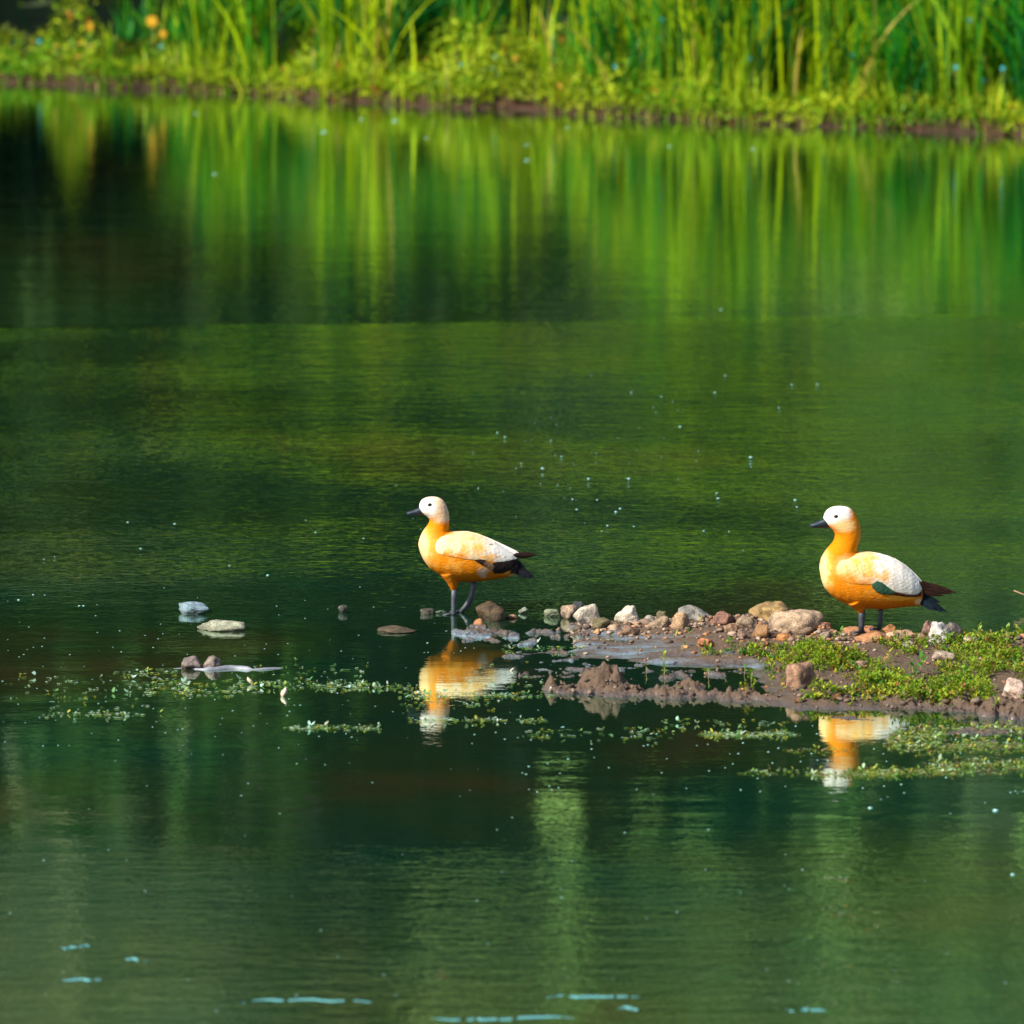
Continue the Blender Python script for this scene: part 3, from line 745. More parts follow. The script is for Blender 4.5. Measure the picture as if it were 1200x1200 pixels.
weed_strip('pondweed', 'broken line of green and yellow pondweed on the water left of the left duck',
    [(290, 803, 140, 6, 150), (430, 806, 60, 3, 70), (120, 797, 100, 8, 35), (390, 853, 55, 3, 90), (170, 788, 40, 5, 20), (110, 838, 60, 4, 50), (230, 812, 60, 6, 50), (100, 815, 100, 22, 40), (360, 790, 90, 12, 30)], WC)
weed_strip('floating_weed', 'floating pondweed round the mirrored ducks and the front of the spit',
    [(560, 815, 90, 3, 110), (560, 845, 80, 3, 80), (520, 825, 60, 10, 30), (640, 760, 50, 8, 50), (700, 862, 90, 10, 45), (880, 861, 55, 3, 150), (850, 850, 80, 8, 40), (600, 800, 60, 20, 30)], WC)
weed_strip('marsh_weed', 'thick leafy weed in the shallows below the right end of the spit',
    [(1060, 905, 70, 4, 240), (1160, 898, 70, 8, 300), (1000, 908, 50, 3, 100), (1130, 875, 90, 9, 420), (1075, 862, 30, 6, 160), (1160, 855, 90, 6, 260), (1300, 885, 100, 20, 500), (930, 905, 60, 3, 40), (960, 880, 40, 4, 30)],
    [(.20, .32, .06), (.34, .38, .06), (.12, .22, .05), (.36, .50, .30), (.28, .20, .10)])

# small pale flecks painting glints of sky on the ripples
def flecks(name, label, pts, mat):
    vs, fs = [], []
    for i, (xp, yp, r) in enumerate(pts):
        p = at(xp, yp); s = r
        vs.append(iv * np.array([s * 1.0, s * 1.6, s * .15]) + np.array([p.x, p.y, s * .15])); fs.append(itf + i * len(iv))
    o = link(name, mesh_np(name, np.concatenate(vs), np.concatenate(fs)), mat)
    return tag(o, label, 'sky glint flecks', kind='stuff')
pts = [(592, 512, .010), (636, 549, .015), (690, 561, .015), (737, 561, .015), (722, 600, .015), (727, 596, .012), (712, 616, .010), (671, 585, .010), (676, 597, .010), (700, 586, .010), (880, 536, .018), (842, 584, .013), (840, 578, .010), (932, 586, .013), (934, 594, .010), (797, 500, .013), (825, 622, .010), (743, 617, .009), (583, 507, .009), (611, 543, .008), (658, 535, .009), (646, 516, .008), (958, 450, .012), (928, 451, .010), (740, 460, .010), (838, 460, .010), (775, 465, .010), (913, 478, .010), (618, 170, .022), (618, 188, .026), (463, 142, .030), (380, 155, .030), (252, 204, .022), (424, 140, .022), (500, 162, .018), (883, 175, .022), (785, 172, .018), (665, 150, .018), (230, 133, .018), (845, 363, .012), (150, 612, .010), (205, 614, .012), (165, 643, .010), (426, 631, .009), (314, 674, .012), (370, 624, .009), (269, 663, .009), (22, 703, .011), (93, 710, .010), (98, 710, .010), (39, 697, .009), (1167, 950, .022), (1020, 947, .016), (850, 440, .01), (1187, 1025, .015)]
pts = [(a_, b_, c_ * .72) for a_, b_, c_ in pts]
for i in range(45): pts.append((rng.normal(730, 110), rng.normal(540, 55), rng.uniform(.002, .005)))
for i in range(230): pts.append((rng.uniform(-60, 640), rng.normal(800, 55), rng.uniform(.002, .005)))
for i in range(75): pts.append((rng.uniform(0, 1260), rng.uniform(880, 1190), rng.uniform(.002, .005)))
for i in range(70): pts.append((rng.uniform(600, 1260), rng.uniform(850, 930), rng.uniform(.003, .006)))
flecks('glint_flecks', 'tiny white and teal flecks painted as sky glints on the pond', pts, M_FLECK)

# thin pale streaks painting sky glints on the near wavelets
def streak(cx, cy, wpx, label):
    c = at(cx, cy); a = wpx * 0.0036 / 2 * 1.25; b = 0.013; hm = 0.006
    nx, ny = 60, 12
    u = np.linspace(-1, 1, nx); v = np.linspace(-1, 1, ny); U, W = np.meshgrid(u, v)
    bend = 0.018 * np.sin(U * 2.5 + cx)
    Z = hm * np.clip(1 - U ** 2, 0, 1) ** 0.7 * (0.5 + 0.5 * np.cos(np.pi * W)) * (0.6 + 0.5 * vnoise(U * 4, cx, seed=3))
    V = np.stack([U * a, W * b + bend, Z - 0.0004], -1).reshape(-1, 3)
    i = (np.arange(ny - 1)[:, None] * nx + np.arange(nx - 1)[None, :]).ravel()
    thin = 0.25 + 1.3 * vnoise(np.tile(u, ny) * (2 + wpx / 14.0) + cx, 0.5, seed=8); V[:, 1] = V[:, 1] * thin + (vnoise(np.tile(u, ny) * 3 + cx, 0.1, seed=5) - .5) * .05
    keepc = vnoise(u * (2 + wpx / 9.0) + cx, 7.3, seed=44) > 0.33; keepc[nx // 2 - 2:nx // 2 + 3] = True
    o = link('glint_streak', mesh_np('glint_streak', V, np.stack([i, i + 1, i + nx + 1, i + nx], 1)[keepc[i % nx]]), M_STREAK, None, c)
    return tag(o, label, 'painted sky glint', 'pale painted sky glints on the near water')
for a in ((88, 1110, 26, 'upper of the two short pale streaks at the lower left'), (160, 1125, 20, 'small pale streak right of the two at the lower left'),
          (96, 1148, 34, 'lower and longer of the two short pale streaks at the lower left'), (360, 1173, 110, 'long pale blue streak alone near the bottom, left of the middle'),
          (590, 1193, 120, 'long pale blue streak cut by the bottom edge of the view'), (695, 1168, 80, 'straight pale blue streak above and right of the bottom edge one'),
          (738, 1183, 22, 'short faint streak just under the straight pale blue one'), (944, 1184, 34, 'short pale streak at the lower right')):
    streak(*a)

# ------------------------------------------------------------------ small odd things
def twig(pts_px, zs, r0, r1, label, name='twig'):
    P = [at(x, y, 0) for x, y in pts_px]; b = P[0]
    base = Vector((b.x, b.y, zs[0]))
    pts = []
    for (x, y), z in zip(pts_px, zs):
        # keep the twig in one upright plane: same distance as its foot
        q = at(x, y, 0); s = b.y / q.y
        a = (x - 600) / 600 * HALF; bb = (600 - y) / 600 * HALF
        d = Vector((a, _cp + bb * _sp, -_sp + bb * _cp)); tt = b.y / d.y
        pts.append(Vector((d.x * tt, b.y, CAM_H + d.z * tt)) - b + Vector((0, 0, 0)))
    V, F = tube(pts, np.linspace(r0, r1, len(pts)), 8)
    o = link(name, pydata(name, V, F), M_TWIG, None, b); return tag(o, label, 'twig')
twig([(1235, 712), (1215, 703), (1200, 697), (1188, 692)], [0, 0, 0, 0], .006, .003, 'dry brown twig tip poking in over the water at the right edge')
twig([(1120, 757), (1150, 758), (1180, 760), (1215, 766)], [0] * 4, .004, .007, 'long pale fallen stem lying along the back of the green ridge')
twig([(1156, 760), (1161, 752), (1160, 744), (1150, 738)], [0] * 4, .005, .0025, 'dark bent dry stem beside the forked sprout')
twig([(1188, 760), (1190, 752), (1189, 744), (1192, 739)], [0] * 4, .004, .002, 'short upright dry stub near the right edge of the ridge')
# sunken branch at left
b = at(270, 784)
rb = random.Random(3)
pts = [(-.27 + .52 * i / 21, .02 * math.sin(i * .7), -.003 + rb.uniform(-.003, .004)) for i in range(22)]
V, F = tube(pts, [.003 + .014 * math.sin(math.pi * i / 21) * rb.uniform(.55, 1.1) for i in range(22)], 10)
o = link('sunken_branch', pydata('sunken_branch', V, F), M_WOODGREY, None, b)
tag(o, 'pale grey lilac branch lying awash below the two flat stones', 'branch')
def shed_feather(px, py, lean, L, label):
    p = at(px, py); n = 9; V, F = [], []
    for i in range(n):
        t = i / (n - 1); x = lean * t * L; z = t * L * .8 - 0.003; wd = L * .28 * math.sin(math.pi * min(1, t * .9 + .08)); c = .1 * L * t * t
        V += [Vector((x - wd, c, z)), Vector((x, c - wd * .3, z)), Vector((x + wd, c, z)), Vector((x, c + .002, z))]
    for i in range(n - 1):
        for k in range(4): F.append((i * 4 + k, i * 4 + (k + 1) % 4, i * 4 + 4 + (k + 1) % 4, i * 4 + 4 + k))
    o = link('feather', pydata('feather', V, F), M_FEATHER, None, p); return tag(o, label, 'feather')
shed_feather(296, 802, -.5, .045, 'small curled white feather standing on the weed below the branch')
shed_feather(331, 816, .3, .055, 'taller cream feather standing in the pondweed right of the curled white one')
shed_feather(598, 786, .8, .022, 'tiny white and orange feather floating by the mirrored duck tail')

# flowers on the far bank
def flower(px, py, r, col, label, group, name='flower'):
    b = at(px, 125); b.y = float(shore_y(np.array(b.x))) + 0.35 + (random.random() * .3)
    a = (px - 600) / 600 * HALF; bb = (600 - py) / 600 * HALF
    d = Vector((a, _cp + bb * _sp, -_sp + bb * _cp)); tt = b.y / d.y
    top = Vector((d.x * tt, b.y, CAM_H + d.z * tt)); z0 = float(bank_h(np.array(top.x), np.array(b.y)))
    t = empty(name, (top.x, b.y, z0), 0, label, 'flower', group); hgt = max(.03, top.z - z0)
    V, F = tube([(0.02, 0, 0), (0.01, 0, hgt * .5), (0, 0, hgt)], [.004, .003, .003], 6); link('stem', pydata('stem', V, F), M_STEM, t)
    V, F = [], []
    for k in range(7):
        an = k * 2 * math.pi / 7; c, s_ = math.cos(an), math.sin(an); i0 = len(V)
        V += [Vector((0, -.004, hgt)), Vector((c * r * .6 - s_ * r * .28, -.01, hgt + s_ * r * .6 + c * r * .28)), Vector((c * r, -.002, hgt + s_ * r)), Vector((c * r * .6 + s_ * r * .28, -.01, hgt + s_ * r * .6 - c * r * .28))]
        F.append((i0, i0 + 1, i0 + 2, i0 + 3))
    link('petals', pydata('petals', V, F), col, t)
M_STEM = simple('flower_stem', (.08, .2, .03), .6)
M_OR = simple('orange_petal', (.72, .36, .01), .7); M_CY = simple('blue_petal', (.06, .50, .55), .5)
flower(104, 31, .040, M_OR, 'orange flower head at the far left of the bank, left of the yellow pair', None)
flower(178, 25, .050, M_OR, 'larger yellow orange flower head, upper one of a pair on the left bank', None)
flower(191, 40, .034, M_OR, 'smaller orange flower head just under the large yellow orange one', None)
flower(268, 50, .028, M_OR, 'small orange flower head among the reeds right of the pair', None)
for xp, yp in ((46, 48), (54, 61), (169, 66), (188, 55), (368, 76), (486, 99), (513, 95), (519, 108), (541, 76), (565, 84), (577, 79), (583, 88), (580, 67), (776, 22), (772, 44), (752, 68), (720, 78), (787, 38), (878, 68), (998, 65), (1111, 87), (1120, 79), (1153, 94), (1175, 80), (1188, 93), (1136, 24), (1102, 17), (1137, 122)):
    flower(xp, yp, .019, M_CY, 'tiny pale blue flower dotting the green of the far bank', 'tiny pale blue flowers on the far bank', 'blue_flower')

# ------------------------------------------------------------------ ducks
def loft(rings):
    V = [p for r in rings for p in r]; n = len(rings[0]); F = []
    for i in range(len(rings) - 1):
        for k in range(n): F.append((i * n + k, i * n + (k + 1) % n, (i + 1) * n + (k + 1) % n, (i + 1) * n + k))
    F.append(tuple(range(n - 1, -1, -1))); F.append(tuple(range((len(rings) - 1) * n, len(rings) * n)))
    return V, F

class Duck:
    def __init__(s, px, py, z, k, u0, v0, label, body, stack, thighs):
        p = at(px, py, z); s.k, s.u0, s.v0 = k, u0, v0
        s.root = empty('shelduck', p, 0, label, 'duck', 'ruddy ducks resting at the mud spit')
        s.body = body
        U = [b[0] for b in body]; s.bu = np.array(U); s.bt = np.array([b[1] for b in body]); s.bb = np.array([b[2] for b in body]); s.bw = np.array([b[3] for b in body])
        s.make_body(stack, thighs)
    def P(s, u, v, y=0): return Vector(((u - s.u0) * s.k, y * s.k, (s.v0 - v) * s.k))
    def side_y(s, u, v):
        t = np.interp(u, s.bu, s.bt); b = np.interp(u, s.bu, s.bb); w_ = np.interp(u, s.bu, s.bw)
        c, h = (t + b) / 2, (b - t) / 2 + 1e-3
        q = min(1, abs((v - c) / h)); return w_ * max(0.0, 1 - q ** 2.3) ** (1 / 2.1)
    def make_body(s, stack, thighs):
        Vs, Fs = [], []
        def add(V, F):
            o = len(Vs); Vs.extend(V); Fs.extend([tuple(i + o for i in f) for f in F])
        n = 40
        us = np.linspace(s.bu[0], s.bu[-1], 60); rings = []
        for u in us:
            t, b, w_ = np.interp(u, s.bu, s.bt), np.interp(u, s.bu, s.bb), np.interp(u, s.bu, s.bw)
            c, h = (t + b) / 2, (b - t) / 2; r = []
            for i in range(n):
                a = 2 * math.pi * i / n; ca, sa = math.cos(a), math.sin(a)
                y = w_ * math.copysign(abs(ca) ** (2 / 2.1), ca); z = h * math.copysign(abs(sa) ** (2 / 2.3), sa)
                r.append(s.P(u, c - z, y))
            rings.append(r)
        add(*loft(rings))
        sv = np.array([q[0] for q in stack], float); f = np.array([q[1] for q in stack]); bk = np.array([q[2] for q in stack]); hw = np.array([q[3] for q in stack])
        rings = []
        for v in np.linspace(sv[0], sv[-1], 70):
            a0, a1, w_ = np.interp(v, sv, f), np.interp(v, sv, bk), np.interp(v, sv, hw); c, h = (a0 + a1) / 2, (a1 - a0) / 2
            rings.append([s.P(c + h * math.cos(2 * math.pi * i / n), v, w_ * math.sin(2 * math.pi * i / n)) for i in range(n)])
        add(*loft(rings))
        for pts, rad in thighs:
            V, F = tube([s.P(*p) for p in pts], [r * s.k for r in rad], 16); add(V, F)
        m0 = pydata('body', Vs, Fs); tmp = bpy.data.objects.new('body_build', m0); COL.objects.link(tmp)
        md = tmp.modifiers.new('r', 'REMESH'); md.mode = 'VOXEL'; md.voxel_size = 0.0036
        ms = tmp.modifiers.new('s', 'SMOOTH'); ms.factor = 0.6; ms.iterations = 9
        dg = bpy.context.evaluated_depsgraph_get(); m = bpy.data.meshes.new_from_object(tmp.evaluated_get(dg))
        bpy.data.objects.remove(tmp); m.name = 'body'
        m.polygons.foreach_set('use_smooth', np.ones(len(m.polygons), bool))
        s.bmesh_ = m; s.obody = link('body', m, M_PLUME, s.root)
    def uv_of(s, me):
        co = np.empty(len(me.vertices) * 3, np.float32); me.vertices.foreach_get('co', co); co = co.reshape(-1, 3)
        return co[:, 0] / s.k + s.u0, s.v0 - co[:, 2] / s.k, co[:, 1] / s.k
    def paint(s, me, fn):
        u, v, y = s.uv_of(me); set_col(me, np.clip(fn(u, v, y), 0.003, 0.85))
    def patch(s, name, stations, off, mat, fn, nv=64, sides=(-1, 1), thick=3.0, nu=120):
        su = np.array([a[0] for a in stations], float); tp = np.array([a[1] for a in stations]); bt = np.array([a[2] for a in stations])
        for sd in sides:
            V = []; us = np.linspace(su[0], su[-1], nu)
            for layer in (0, 1):
                for i, u in enumerate(us):
                    t, b = np.interp(u, su, tp), np.interp(u, su, bt); e = min(1, min(i, nu - 1 - i) / 12.0)
                    for j in range(nv):
                        q = j / (nv - 1); v = t + (b - t) * q
                        edge = math.sin(math.pi * min(max(q, .0), 1)) ** 0.35 * (0.4 + 0.6 * e)
                        yb = s.side_y(u, v)
                        row = (v * .92 - u * .38) / 19.0; cell = (u * .92 + v * .38) / 30.0 + 0.5 * (math.floor(row) % 2)
                        edge += 0.22 * ((cell - math.floor(cell)) ** 2 - .3) * math.sin(math.pi * min(max(q, 0), 1)) * (1 - abs(2 * (row - math.floor(row)) - 1) ** 2)
                        y = yb + (off * edge if layer == 0 else -thick)
                        V.append(s.P(u, v, sd * max(y, 0.5)))
            F = []; N_ = nu * nv
            for i in range(nu - 1):
                for j in range(nv - 1):
                    a = i * nv + j; F.append((a, a + 1, a + nv + 1, a + nv)); F.append((N_ + a, N_ + a + nv, N_ + a + nv + 1, N_ + a + 1))
            for i in range(nu - 1):
                for j in (0, nv - 1):
                    a = i * nv + j; F.append((a, a + nv, N_ + a + nv, N_ + a))
            for j in range(nv - 1):
                for i in (0, nu - 1):
                    a = i * nv + j; F.append((a, a + 1, N_ + a + 1, N_ + a))
            me = pydata(name, V, F)
            bm = bmesh.new(); bm.from_mesh(me); bmesh.ops.recalc_face_normals(bm, faces=bm.faces); bm.to_mesh(me); bm.free()
            o = link(name, me, mat, s.root)
            if fn: s.paint(me, fn)
    def feather(s, name, p0, p1, w0, y0, y1, col, thick=2.2, curve=0.0, mat=None):
        a, b = np.array(p0, float), np.array(p1, float); d = b - a; L = np.linalg.norm(d); d /= L; nrm = np.array([-d[1], d[0]])
        V = []; n = 12
        for i in range(n):
            t = i / (n - 1); c = a + (b - a) * t + nrm * curve * math.sin(math.pi * t); hw = w0 * (0.75 + 0.35 * math.sin(math.pi * t)) * (1 - max(0, t - .7) / .3 * .85); y = y0 + (y1 - y0) * t
            for q, th in ((-1, 0), (0, -thick), (1, 0), (0, thick)):
                V.append(s.P(c[0] + nrm[0] * hw * q, c[1] + nrm[1] * hw * q, y + th))
        F = [(i * 4 + k, i * 4 + (k + 1) % 4, i * 4 + 4 + (k + 1) % 4, i * 4 + 4 + k) for i in range(n - 1) for k in range(4)]
        F += [(3, 2, 1, 0), tuple(range((n - 1) * 4, n * 4))]
        me = pydata(name, V, F, False); link(name, me, M_PLUME, s.root)
        set_col(me, np.tile(col, (len(V), 1)) * rng.uniform(.8, 1.25, (len(V), 1)))
    def bill(s, rings_):
        rings = []
        for (u, t, b, hw) in rings_:
            c, h = (t + b) / 2 + 1, (b - t) / 2 * 1.18
            rings.append([s.P(u, c - h * math.sin(2 * math.pi * i / 14), hw * math.cos(2 * math.pi * i / 14)) for i in range(14)])
        V, F = loft(rings); me = pydata('bill', V, F)
        o = link('bill', me, M_BILL, s.root); 
    def eyes(s, u, v, r, y):
        for sd in (-1, 1):
            bm = bmesh.new(); bmesh.ops.create_icosphere(bm, subdivisions=3, radius=r * s.k); me = bpy.data.meshes.new('eye'); bm.to_mesh(me); bm.free()
            me.polygons.foreach_set('use_smooth', np.ones(len(me.polygons), bool))
            o = link('eye', me, M_EYE, s.root, s.P(u, v, sd * y)); o.scale = (1.15, .6, .95)
    def leg(s, pts, rad, foot, dirx=-1, droop=0.0, size=1.0):
        V, F = tube([s.P(*p) for p in pts], [r * s.k for r in rad], 12)
        lg = link('leg', pydata('leg', V, F), M_LEG, s.root)
        f = s.P(*foot); Vs, Fs = [], []
        L = 0.052 * size; tips = []
        for ang in (-0.5, 0.0, 0.5):
            tip = Vector((dirx * L * math.cos(ang), L * math.sin(ang), -droop * L)); tips.append(tip)
            mid = tip * .5 + Vector((0, 0, .004))
            V, F = tube([f, f + mid, f + tip], [.0042, .0036, .0018], 8); o = len(Vs); Vs += V; Fs += [tuple(i + o for i in q) for q in F]
        V, F = tube([f, f + Vector((-dirx * .016, 0, .002 - droop * .008))], [.0032, .0014], 8); o = len(Vs); Vs += V; Fs += [tuple(i + o for i in q) for q in F]
        o = len(Vs)
        for zz in (0.0008, -0.0012):
            Vs += [f + Vector((0, 0, zz)), f + tips[0] * .95 + Vector((0, 0, zz)), f + (tips[0] + tips[1]) * .40 + Vector((0, 0, zz)), f + tips[1] * .95 + Vector((0, 0, zz)), f + (tips[1] + tips[2]) * .40 + Vector((0, 0, zz)), f + tips[2] * .95 + Vector((0, 0, zz))]
        Fs += [(o, o + 1, o + 2, o + 3), (o, o + 3, o + 4, o + 5), (o + 6, o + 9, o + 8, o + 7), (o + 6, o + 11, o + 10, o + 9)]
        link('foot', pydata('foot', Vs, Fs), M_LEG, lg)

O_, P_, C_, W_, DK = np.array((.66, .200, .002)), np.array((.74, .36, .06)), np.array((.70, .53, .32)), np.array((.74, .70, .64)), np.array((.035, .025, .022))
DO_ = np.array((.50, .135, .003))
def blend(base, col, m): return base * (1 - m[:, None]) + np.array(col)[None] * m[:, None]
def blob(u, v, cu, cv, ru, rv, soft=.35): return 1 - sm(np.sqrt(((u - cu) / ru) ** 2 + ((v - cv) / rv) ** 2), 1 - soft, 1 + soft)
def nz(u, v, y, s, seed): return fbm(u / s, v / s, y / s, oct=3, seed=seed)

def feathered(c, u, v, m):
    wv = (fbm(u / 30, v / 30, 2.0, oct=2, seed=92) - .5) * 50; u = u + wv; v = v + wv * .6
    row = (v * .95 - u * .25) / 15.0; cell = (u * .95 + v * .25) / 25.0 + .5 * (np.floor(row) % 2); q = cell - np.floor(cell); w_ = np.abs(row - np.floor(row) - .5) * 2
    tip = sm(q - .35 * w_ ** 2, .62, .86) * (1 - sm(q, .9, 1.0)); root = 1 - sm(q, 0, .3)
    grain = fbm(u / 5, v / 3, 1.0, oct=2, seed=90) - .5
    c = blend(c, (.86, .58, .26), tip * m * .14)
    return c * (1 - (.08 * root * m) + grain * .22)[:, None]

def duck_one_body(u, v, y):
    n = nz(u, v, y, 30, 1) - .5; n2 = nz(u, v, y, 55, 2) - .5
    c = np.tile(O_, (len(u), 1))
    c = blend(c, P_, blob(u, v + n * 60, 290, 395, 75, 105, .5) * .75)            # pale breast, partly a highlight put into the colour
    c = blend(c, P_, sm(n2, .02, .25) * .6 * (v > 330))
    c = blend(c, C_, (1 - sm(v + n * 30, 330, 380)) * sm(u, 430, 480))              # back
    c = blend(c, (.84, .64, .34), blob(u + n * 60, v + n * 60, 275, 400, 34, 110, .6) * .7); c = blend(c, DO_, sm(v + n * 70, 480, 590) * .9)  # breast highlight and belly shade painted into the plumage
    c = blend(c, (.55, .42, .33), blob(u + n * 60, v + n * 50, 635, 530, 34, 34) * .8)   # ruffled grey flank
    c = blend(c, P_, blob(u, v, 758, 522, 45, 20) * .8)
    c = blend(c, C_, blob(u, v, 815, 565, 30, 12) * .7)
    c = blend(c, (.02, .02, .022), sm(u + n * 20, 782, 800) * (1 - sm(v, 545, 560)))
    c = blend(c, (.66, .50, .34), (1 - sm(v + n * 26, 226, 262)) * sm(u, 330, 380))
    c = blend(c, (.78, .50, .28), (1 - sm(v + n * 20, 205, 235)) * (u < 420))
    c = blend(c, W_, blob(u + n * 20, v + n * 20, 305, 160, 62, 50, .35))
    c = blend(c, (.74, .60, .46), blob(u, v, 330, 105, 60, 14, .5) * .8)
    c = blend(c, (.74, .60, .46), (1 - sm(v, 120, 230)) * sm(u + n * 12, 370, 420) * .8)
    return feathered(c, u, v, (v > 300))
def duck_one_wing(u, v, y):
    n = nz(u, v, y, 26, 4) - .5; n2 = nz(u, v, y, 12, 6) - .5
    c = np.tile(C_, (len(u), 1)); c = blend(c, W_, sm(u + n * 120, 590, 720)); c = blend(c, (.72, .33, .05), sm(n2 * .6 + n, .08, .30) * (1 - sm(u, 620, 740)) * .7)
    for b in ((420, 398, 24, 20), (518, 388, 24, 34), (598, 380, 34, 30), (672, 448, 55, 18), (470, 425, 26, 10)): c = blend(c, (.78, .38, .06), blob(u + n * 75, v + n * 75, *b, .7) * .85)
    c = blend(c, (.80, .52, .22), blob(u, v, 500, 330, 90, 18) * .4)
    c = blend(c, (.80, .60, .36), (1 - sm(u + n * 40, 380, 430)) * .7)
    c = blend(c, (.12, .10, .10), blob(u, v, 680, 373, 14, 4) * .8)
    c = blend(c, O_, sm(v + n * 110, 405, 440) * (1 - sm(u, 500, 580)) * .85)
    row = (v * .92 - u * .38) / 19.0; cell = (u * .92 + v * .38) / 30.0 + .5 * (np.floor(row) % 2); fr_ = cell - np.floor(cell)
    return c * (1 + n2 * .22 - .16 * sm(np.abs(fr_ - .96), .10, 0))[:, None]
def dark_fn(base, s=.6):
    def f(u, v, y): n = nz(u, v, y, 18, 8) - .5; return np.tile(base, (len(u), 1)) * (1 + n * 2 * s)[:, None]
    return f

d1 = Duck(532, 719, 0, 1 / 1250, 460, 797, 'orange duck standing in shallow water left of the spit, pale nape, brown black wing patch', 
 [(251, 370, 392, 14), (256, 350, 415, 42), (266, 325, 445, 66), (285, 312, 482, 92), (320, 303, 527, 114), (370, 303, 562, 132), (430, 304, 592, 141), (500, 306, 606, 142), (570, 317, 607, 136), (640, 338, 600, 121), (700, 364, 592, 101), (760, 402, 583, 76), (805, 432, 572, 52), (842, 462, 556, 24)],
 [(98, 326, 346, 8), (102, 298, 368, 28), (112, 276, 388, 42), (125, 264, 402, 50), (145, 256, 415, 56), (165, 254, 422, 58), (185, 262, 428, 58), (200, 278, 431, 56), (215, 300, 433, 54), (235, 318, 434, 52), (255, 312, 433, 54), (275, 299, 430, 60), (300, 279, 430, 70), (325, 266, 445, 84), (350, 260, 470, 95), (400, 300, 470, 90)],
 [([(440, 540, -55), (455, 600, -50), (462, 655, -46)], [62, 36, 15]), ([(560, 540, 50), (574, 585, 46), (577, 615, 45)], [50, 30, 15])])
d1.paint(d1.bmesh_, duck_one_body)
d1.patch('wing', [(352, 372, 392), (362, 345, 412), (385, 325, 424), (430, 312, 432), (500, 304, 446), (540, 304, 452), (600, 318, 458), (660, 342, 470), (720, 369, 480), (780, 398, 478), (825, 420, 470), (850, 438, 452)], 6, M_PLUME, duck_one_wing)
d1.patch('speculum', [(583, 452, 458), (620, 450, 482), (660, 456, 505), (700, 465, 545), (750, 470, 545), (800, 462, 525), (835, 465, 500)], 7, M_PLUME, lambda u, v, y: blend(blend(dark_fn((.020, .014, .013))(u, v, y), (.30, .17, .09), blob(u + (nz(u, v, y, 20, 3) - .5) * 60, v, 668, 500, 22, 40, .5) * .7), (.55, .24, .03), blob(u, v, 690, 462, 36, 12, .5) * .8))
for sd in (-1, 1):
    for (a, b, w_, yy) in (((822, 438), (957, 447), 10, 12), ((822, 450), (905, 460), 8, 16), ((812, 442), (935, 452), 9, 20)):
        d1.feather('primary_feather', a, b, w_, sd * (yy + 10), sd * 4, (.022, .012, .010))
for i, (a, b, w_, y0, y1) in enumerate((((790, 505), (935, 578), 19, -14, -26), ((785, 490), (880, 512), 16, -10, -12), ((790, 520), (915, 577), 17, -22, -46), ((795, 510), (925, 572), 18, 4, 8), ((790, 505), (905, 560), 17, 18, 40), ((780, 480), (860, 498), 16, 8, 10))):
    d1.feather('tail_feather', a, b, w_, y0, y1, (.007, .008, .012))
d1.bill([(285, 150, 205, 22), (262, 160, 204, 24), (240, 170, 206, 21), (215, 180, 208, 19), (196, 185, 209, 20), (184, 188, 206, 15), (180, 192, 202, 7)])
d1.eyes(320, 140, 11.5, 50)
d1.leg([(462, 640, -46), (460, 700, -46), (458, 765, -46), (457, 785, -46), (456, 799, -46)], [19, 17, 15, 18, 16], (456, 797, -46))
d1.leg([(577, 600, 45), (574, 650, 45), (566, 690, 45), (548, 738, 44), (520, 770, 42), (496, 796, 40)], [20, 18, 16, 19, 14, 14], (496, 794, 40))

def duck_two_body(u, v, y):
    n = nz(u, v, y, 30, 11) - .5; n2 = nz(u, v, y, 50, 12) - .5
    c = np.tile(O_ * 1.0, (len(u), 1))
    c = blend(c, P_, blob(u + n * 50, v + n * 60, 255, 540, 55, 130, .5) * .75)  # pale breast, highlight partly painted in
    c = blend(c, C_, blob(u + n * 50, v + n * 40, 385, 505, 60, 60, .5) * .75)
    c = blend(c, P_, sm(n2, .03, .25) * .5 * (v > 430))
    c = blend(c, C_, (1 - sm(v + n * 30, 440, 480)) * sm(u, 450, 500))
    c = blend(c, (.84, .64, .34), blob(u + n * 60, v + n * 60, 245, 540, 30, 120, .6) * .7); c = blend(c, DO_, sm(v + n * 70, 660, 760) * .9)  # cream breast highlight and deeper belly shade put into the plumage
    c = blend(c, (.75, .34, .04), blob(u, v, 720, 700, 110, 18) * .8)
    c = blend(c, C_, blob(u, v, 845, 735, 26, 22) * .7)
    c = blend(c, (.02, .02, .022), sm(u, 862, 874))
    c = blend(c, (.80, .52, .22), blob(u, v, 370, 245, 75, 40, .4) * .9)
    c = blend(c, W_, (1 - sm(v + n * 26 + (u - 330) * .30, 205, 245)) * (1 - sm(u + n * 26, 395, 440)))
    c = blend(c, W_, blob(u, v, 262, 205, 30, 40, .3))
    c = blend(c, (.72, .27, .02), sm(u + n * 20, 425, 455) * (v > 175) * (v < 420) * .85)
    return feathered(c, u, v, (v > 420))
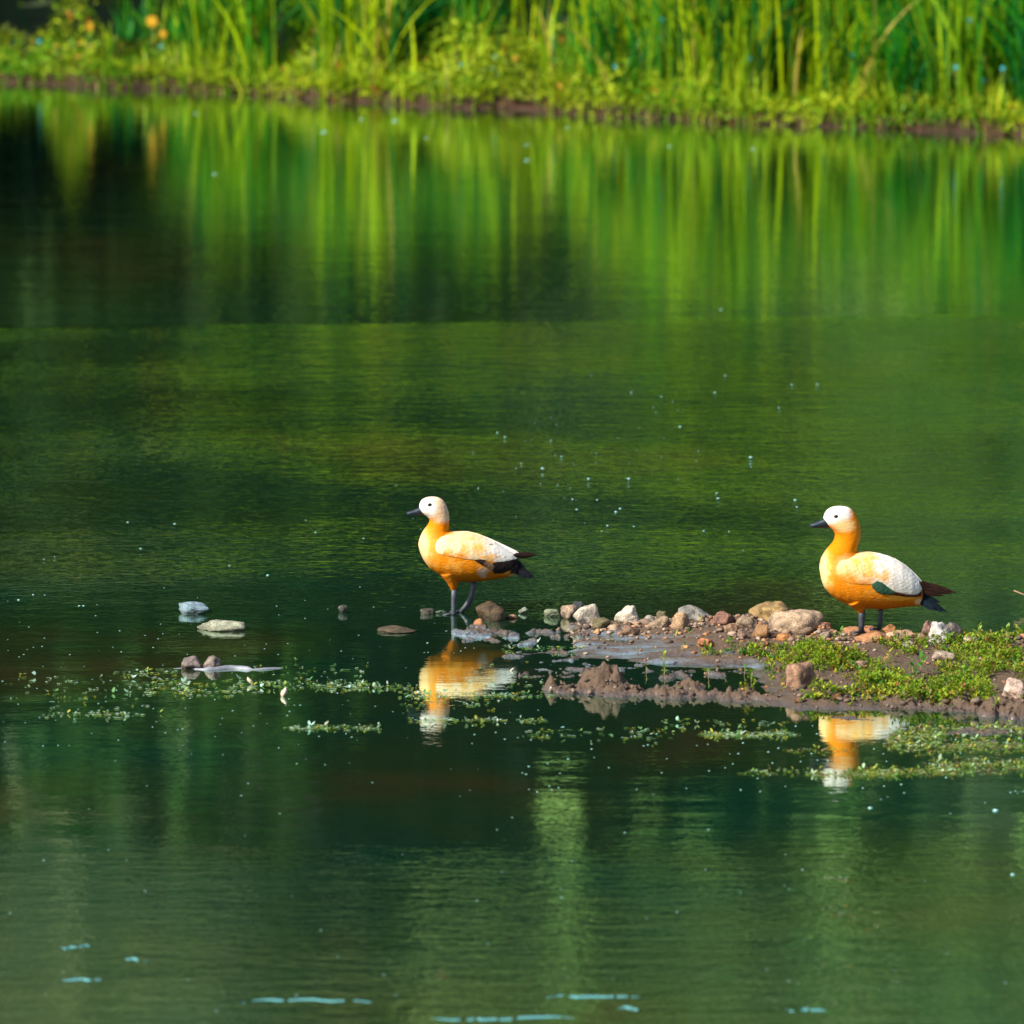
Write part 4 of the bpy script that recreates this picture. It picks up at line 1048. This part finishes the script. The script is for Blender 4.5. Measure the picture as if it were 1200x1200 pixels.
def duck_two_wing(u, v, y):
    n = nz(u, v, y, 26, 14) - .5; n2 = nz(u, v, y, 12, 16) - .5
    c = np.tile((.72, .50, .26), (len(u), 1)); c = blend(c, W_, sm(u + n * 110, 510, 620)); c = blend(c, (.72, .33, .05), sm(n2 * .6 + n, .08, .30) * (1 - sm(u, 660, 780)) * .7)
    for b in ((528, 500, 30, 62), (622, 555, 40, 30), (450, 470, 16, 40), (560, 445, 30, 12)): c = blend(c, (.80, .40, .06), blob(u + n * 90, v + n * 90, *b, .7) * .85)
    c = blend(c, (.78, .40, .10), (1 - sm(u + n * 50, 400, 480)) * sm(v + n * 30, 480, 560) * .8)
    c = blend(c, C_, sm(v - (u - 600) * .42, 595, 625) * (u > 600) * .8)
    c = blend(c, O_, sm(v + n * 130, 525, 590) * (1 - sm(u, 500, 570)) * .8)
    row = (v * .92 - u * .38) / 19.0; cell = (u * .92 + v * .38) / 30.0 + .5 * (np.floor(row) % 2); fr_ = cell - np.floor(cell)
    return c * (1 + n2 * .22 - .16 * sm(np.abs(fr_ - .96), .10, 0))[:, None]
p2 = at(1007, 741, 0.0)
zz = 0.068
d2 = Duck(1009, 739, zz, 1 / 1363, 485, 925, 'orange duck standing on the stony ridge, orange nape and green wing patch',
 [(221, 500, 535, 14), (226, 470, 572, 48), (236, 448, 612, 72), (252, 434, 650, 96), (292, 423, 694, 126), (340, 420, 730, 142), (400, 420, 759, 151), (470, 420, 778, 154), (540, 424, 784, 150), (610, 436, 787, 140), (680, 460, 783, 124), (740, 492, 774, 104), (800, 543, 770, 78), (850, 596, 768, 48), (876, 650, 764, 22)],
 [(130, 332, 362, 8), (134, 302, 390, 30), (145, 278, 415, 44), (160, 261, 431, 54), (180, 249, 446, 60), (205, 242, 460, 63), (225, 248, 468, 64), (245, 262, 474, 64), (262, 280, 478, 63), (285, 306, 480, 61), (310, 318, 480, 60), (340, 313, 477, 62), (365, 299, 468, 68), (390, 276, 460, 78), (415, 256, 455, 90), (440, 241, 470, 100), (470, 230, 500, 108), (520, 262, 500, 100)],
 [([(455, 720, -58), (475, 765, -52), (486, 803, -48)], [64, 38, 21]), ([(595, 720, 52), (608, 765, 48), (611, 796, 46)], [58, 32, 19])])
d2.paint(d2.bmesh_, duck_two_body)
d2.patch('wing', [(325, 500, 540), (340, 470, 566), (370, 448, 590), (420, 432, 602), (480, 420, 606), (540, 421, 606), (600, 431, 606), (650, 446, 640), (700, 466, 664), (760, 504, 680), (810, 548, 688), (845, 584, 680), (866, 610, 655)], 6, M_PLUME, duck_two_wing)
d2.patch('speculum', [(546, 600, 622), (575, 578, 655), (610, 590, 672), (650, 625, 676), (690, 655, 678), (760, 675, 694), (830, 684, 700), (862, 668, 696)], 8, M_PLUME, lambda u, v, y: blend(dark_fn((.030, .085, .050), .3)(u, v, y), (.05, .02, .015), sm(u, 670, 700)))
for sd in (-1, 1):
    for (a, b, w_, yy) in (((840, 618), (1085, 684), 15, 12), ((832, 668), (1003, 702), 13, 20), ((845, 645), (1055, 690), 13, 16), ((845, 618), (975, 664), 17, 24)):
        d2.feather('primary_feather', a, b, w_, sd * (yy + 10), sd * 4, (.026, .012, .009))
for i, (a, b, w_, y0, y1) in enumerate((((850, 700), (1028, 805), 14, -12, -22), ((850, 712), (1000, 803), 14, -22, -40), ((845, 700), (1015, 798), 14, 6, 10), ((850, 720), (970, 795), 14, 12, 44), ((850, 695), (985, 745), 15, -6, -8), ((845, 725), (950, 785), 18, -26, -60))):
    d2.feather('tail_feather', a, b, w_, y0, y1, (.005, .011, .017))
d2.bill([(290, 195, 262, 28), (262, 205, 264, 29), (238, 214, 265, 26), (210, 228, 265, 23), (185, 237, 266, 23), (168, 242, 264, 17), (157, 248, 260, 8)])
d2.eyes(322, 188, 12.5, 56)
d2.leg([(486, 780, -48), (487, 830, -48), (485, 880, -48), (484, 922, -48)], [24, 21, 18, 18], (484, 930, -48))
d2.leg([(611, 775, 46), (610, 830, 46), (606, 880, 46), (604, 918, 46)], [23, 14, 17, 17], (604, 926, 46))
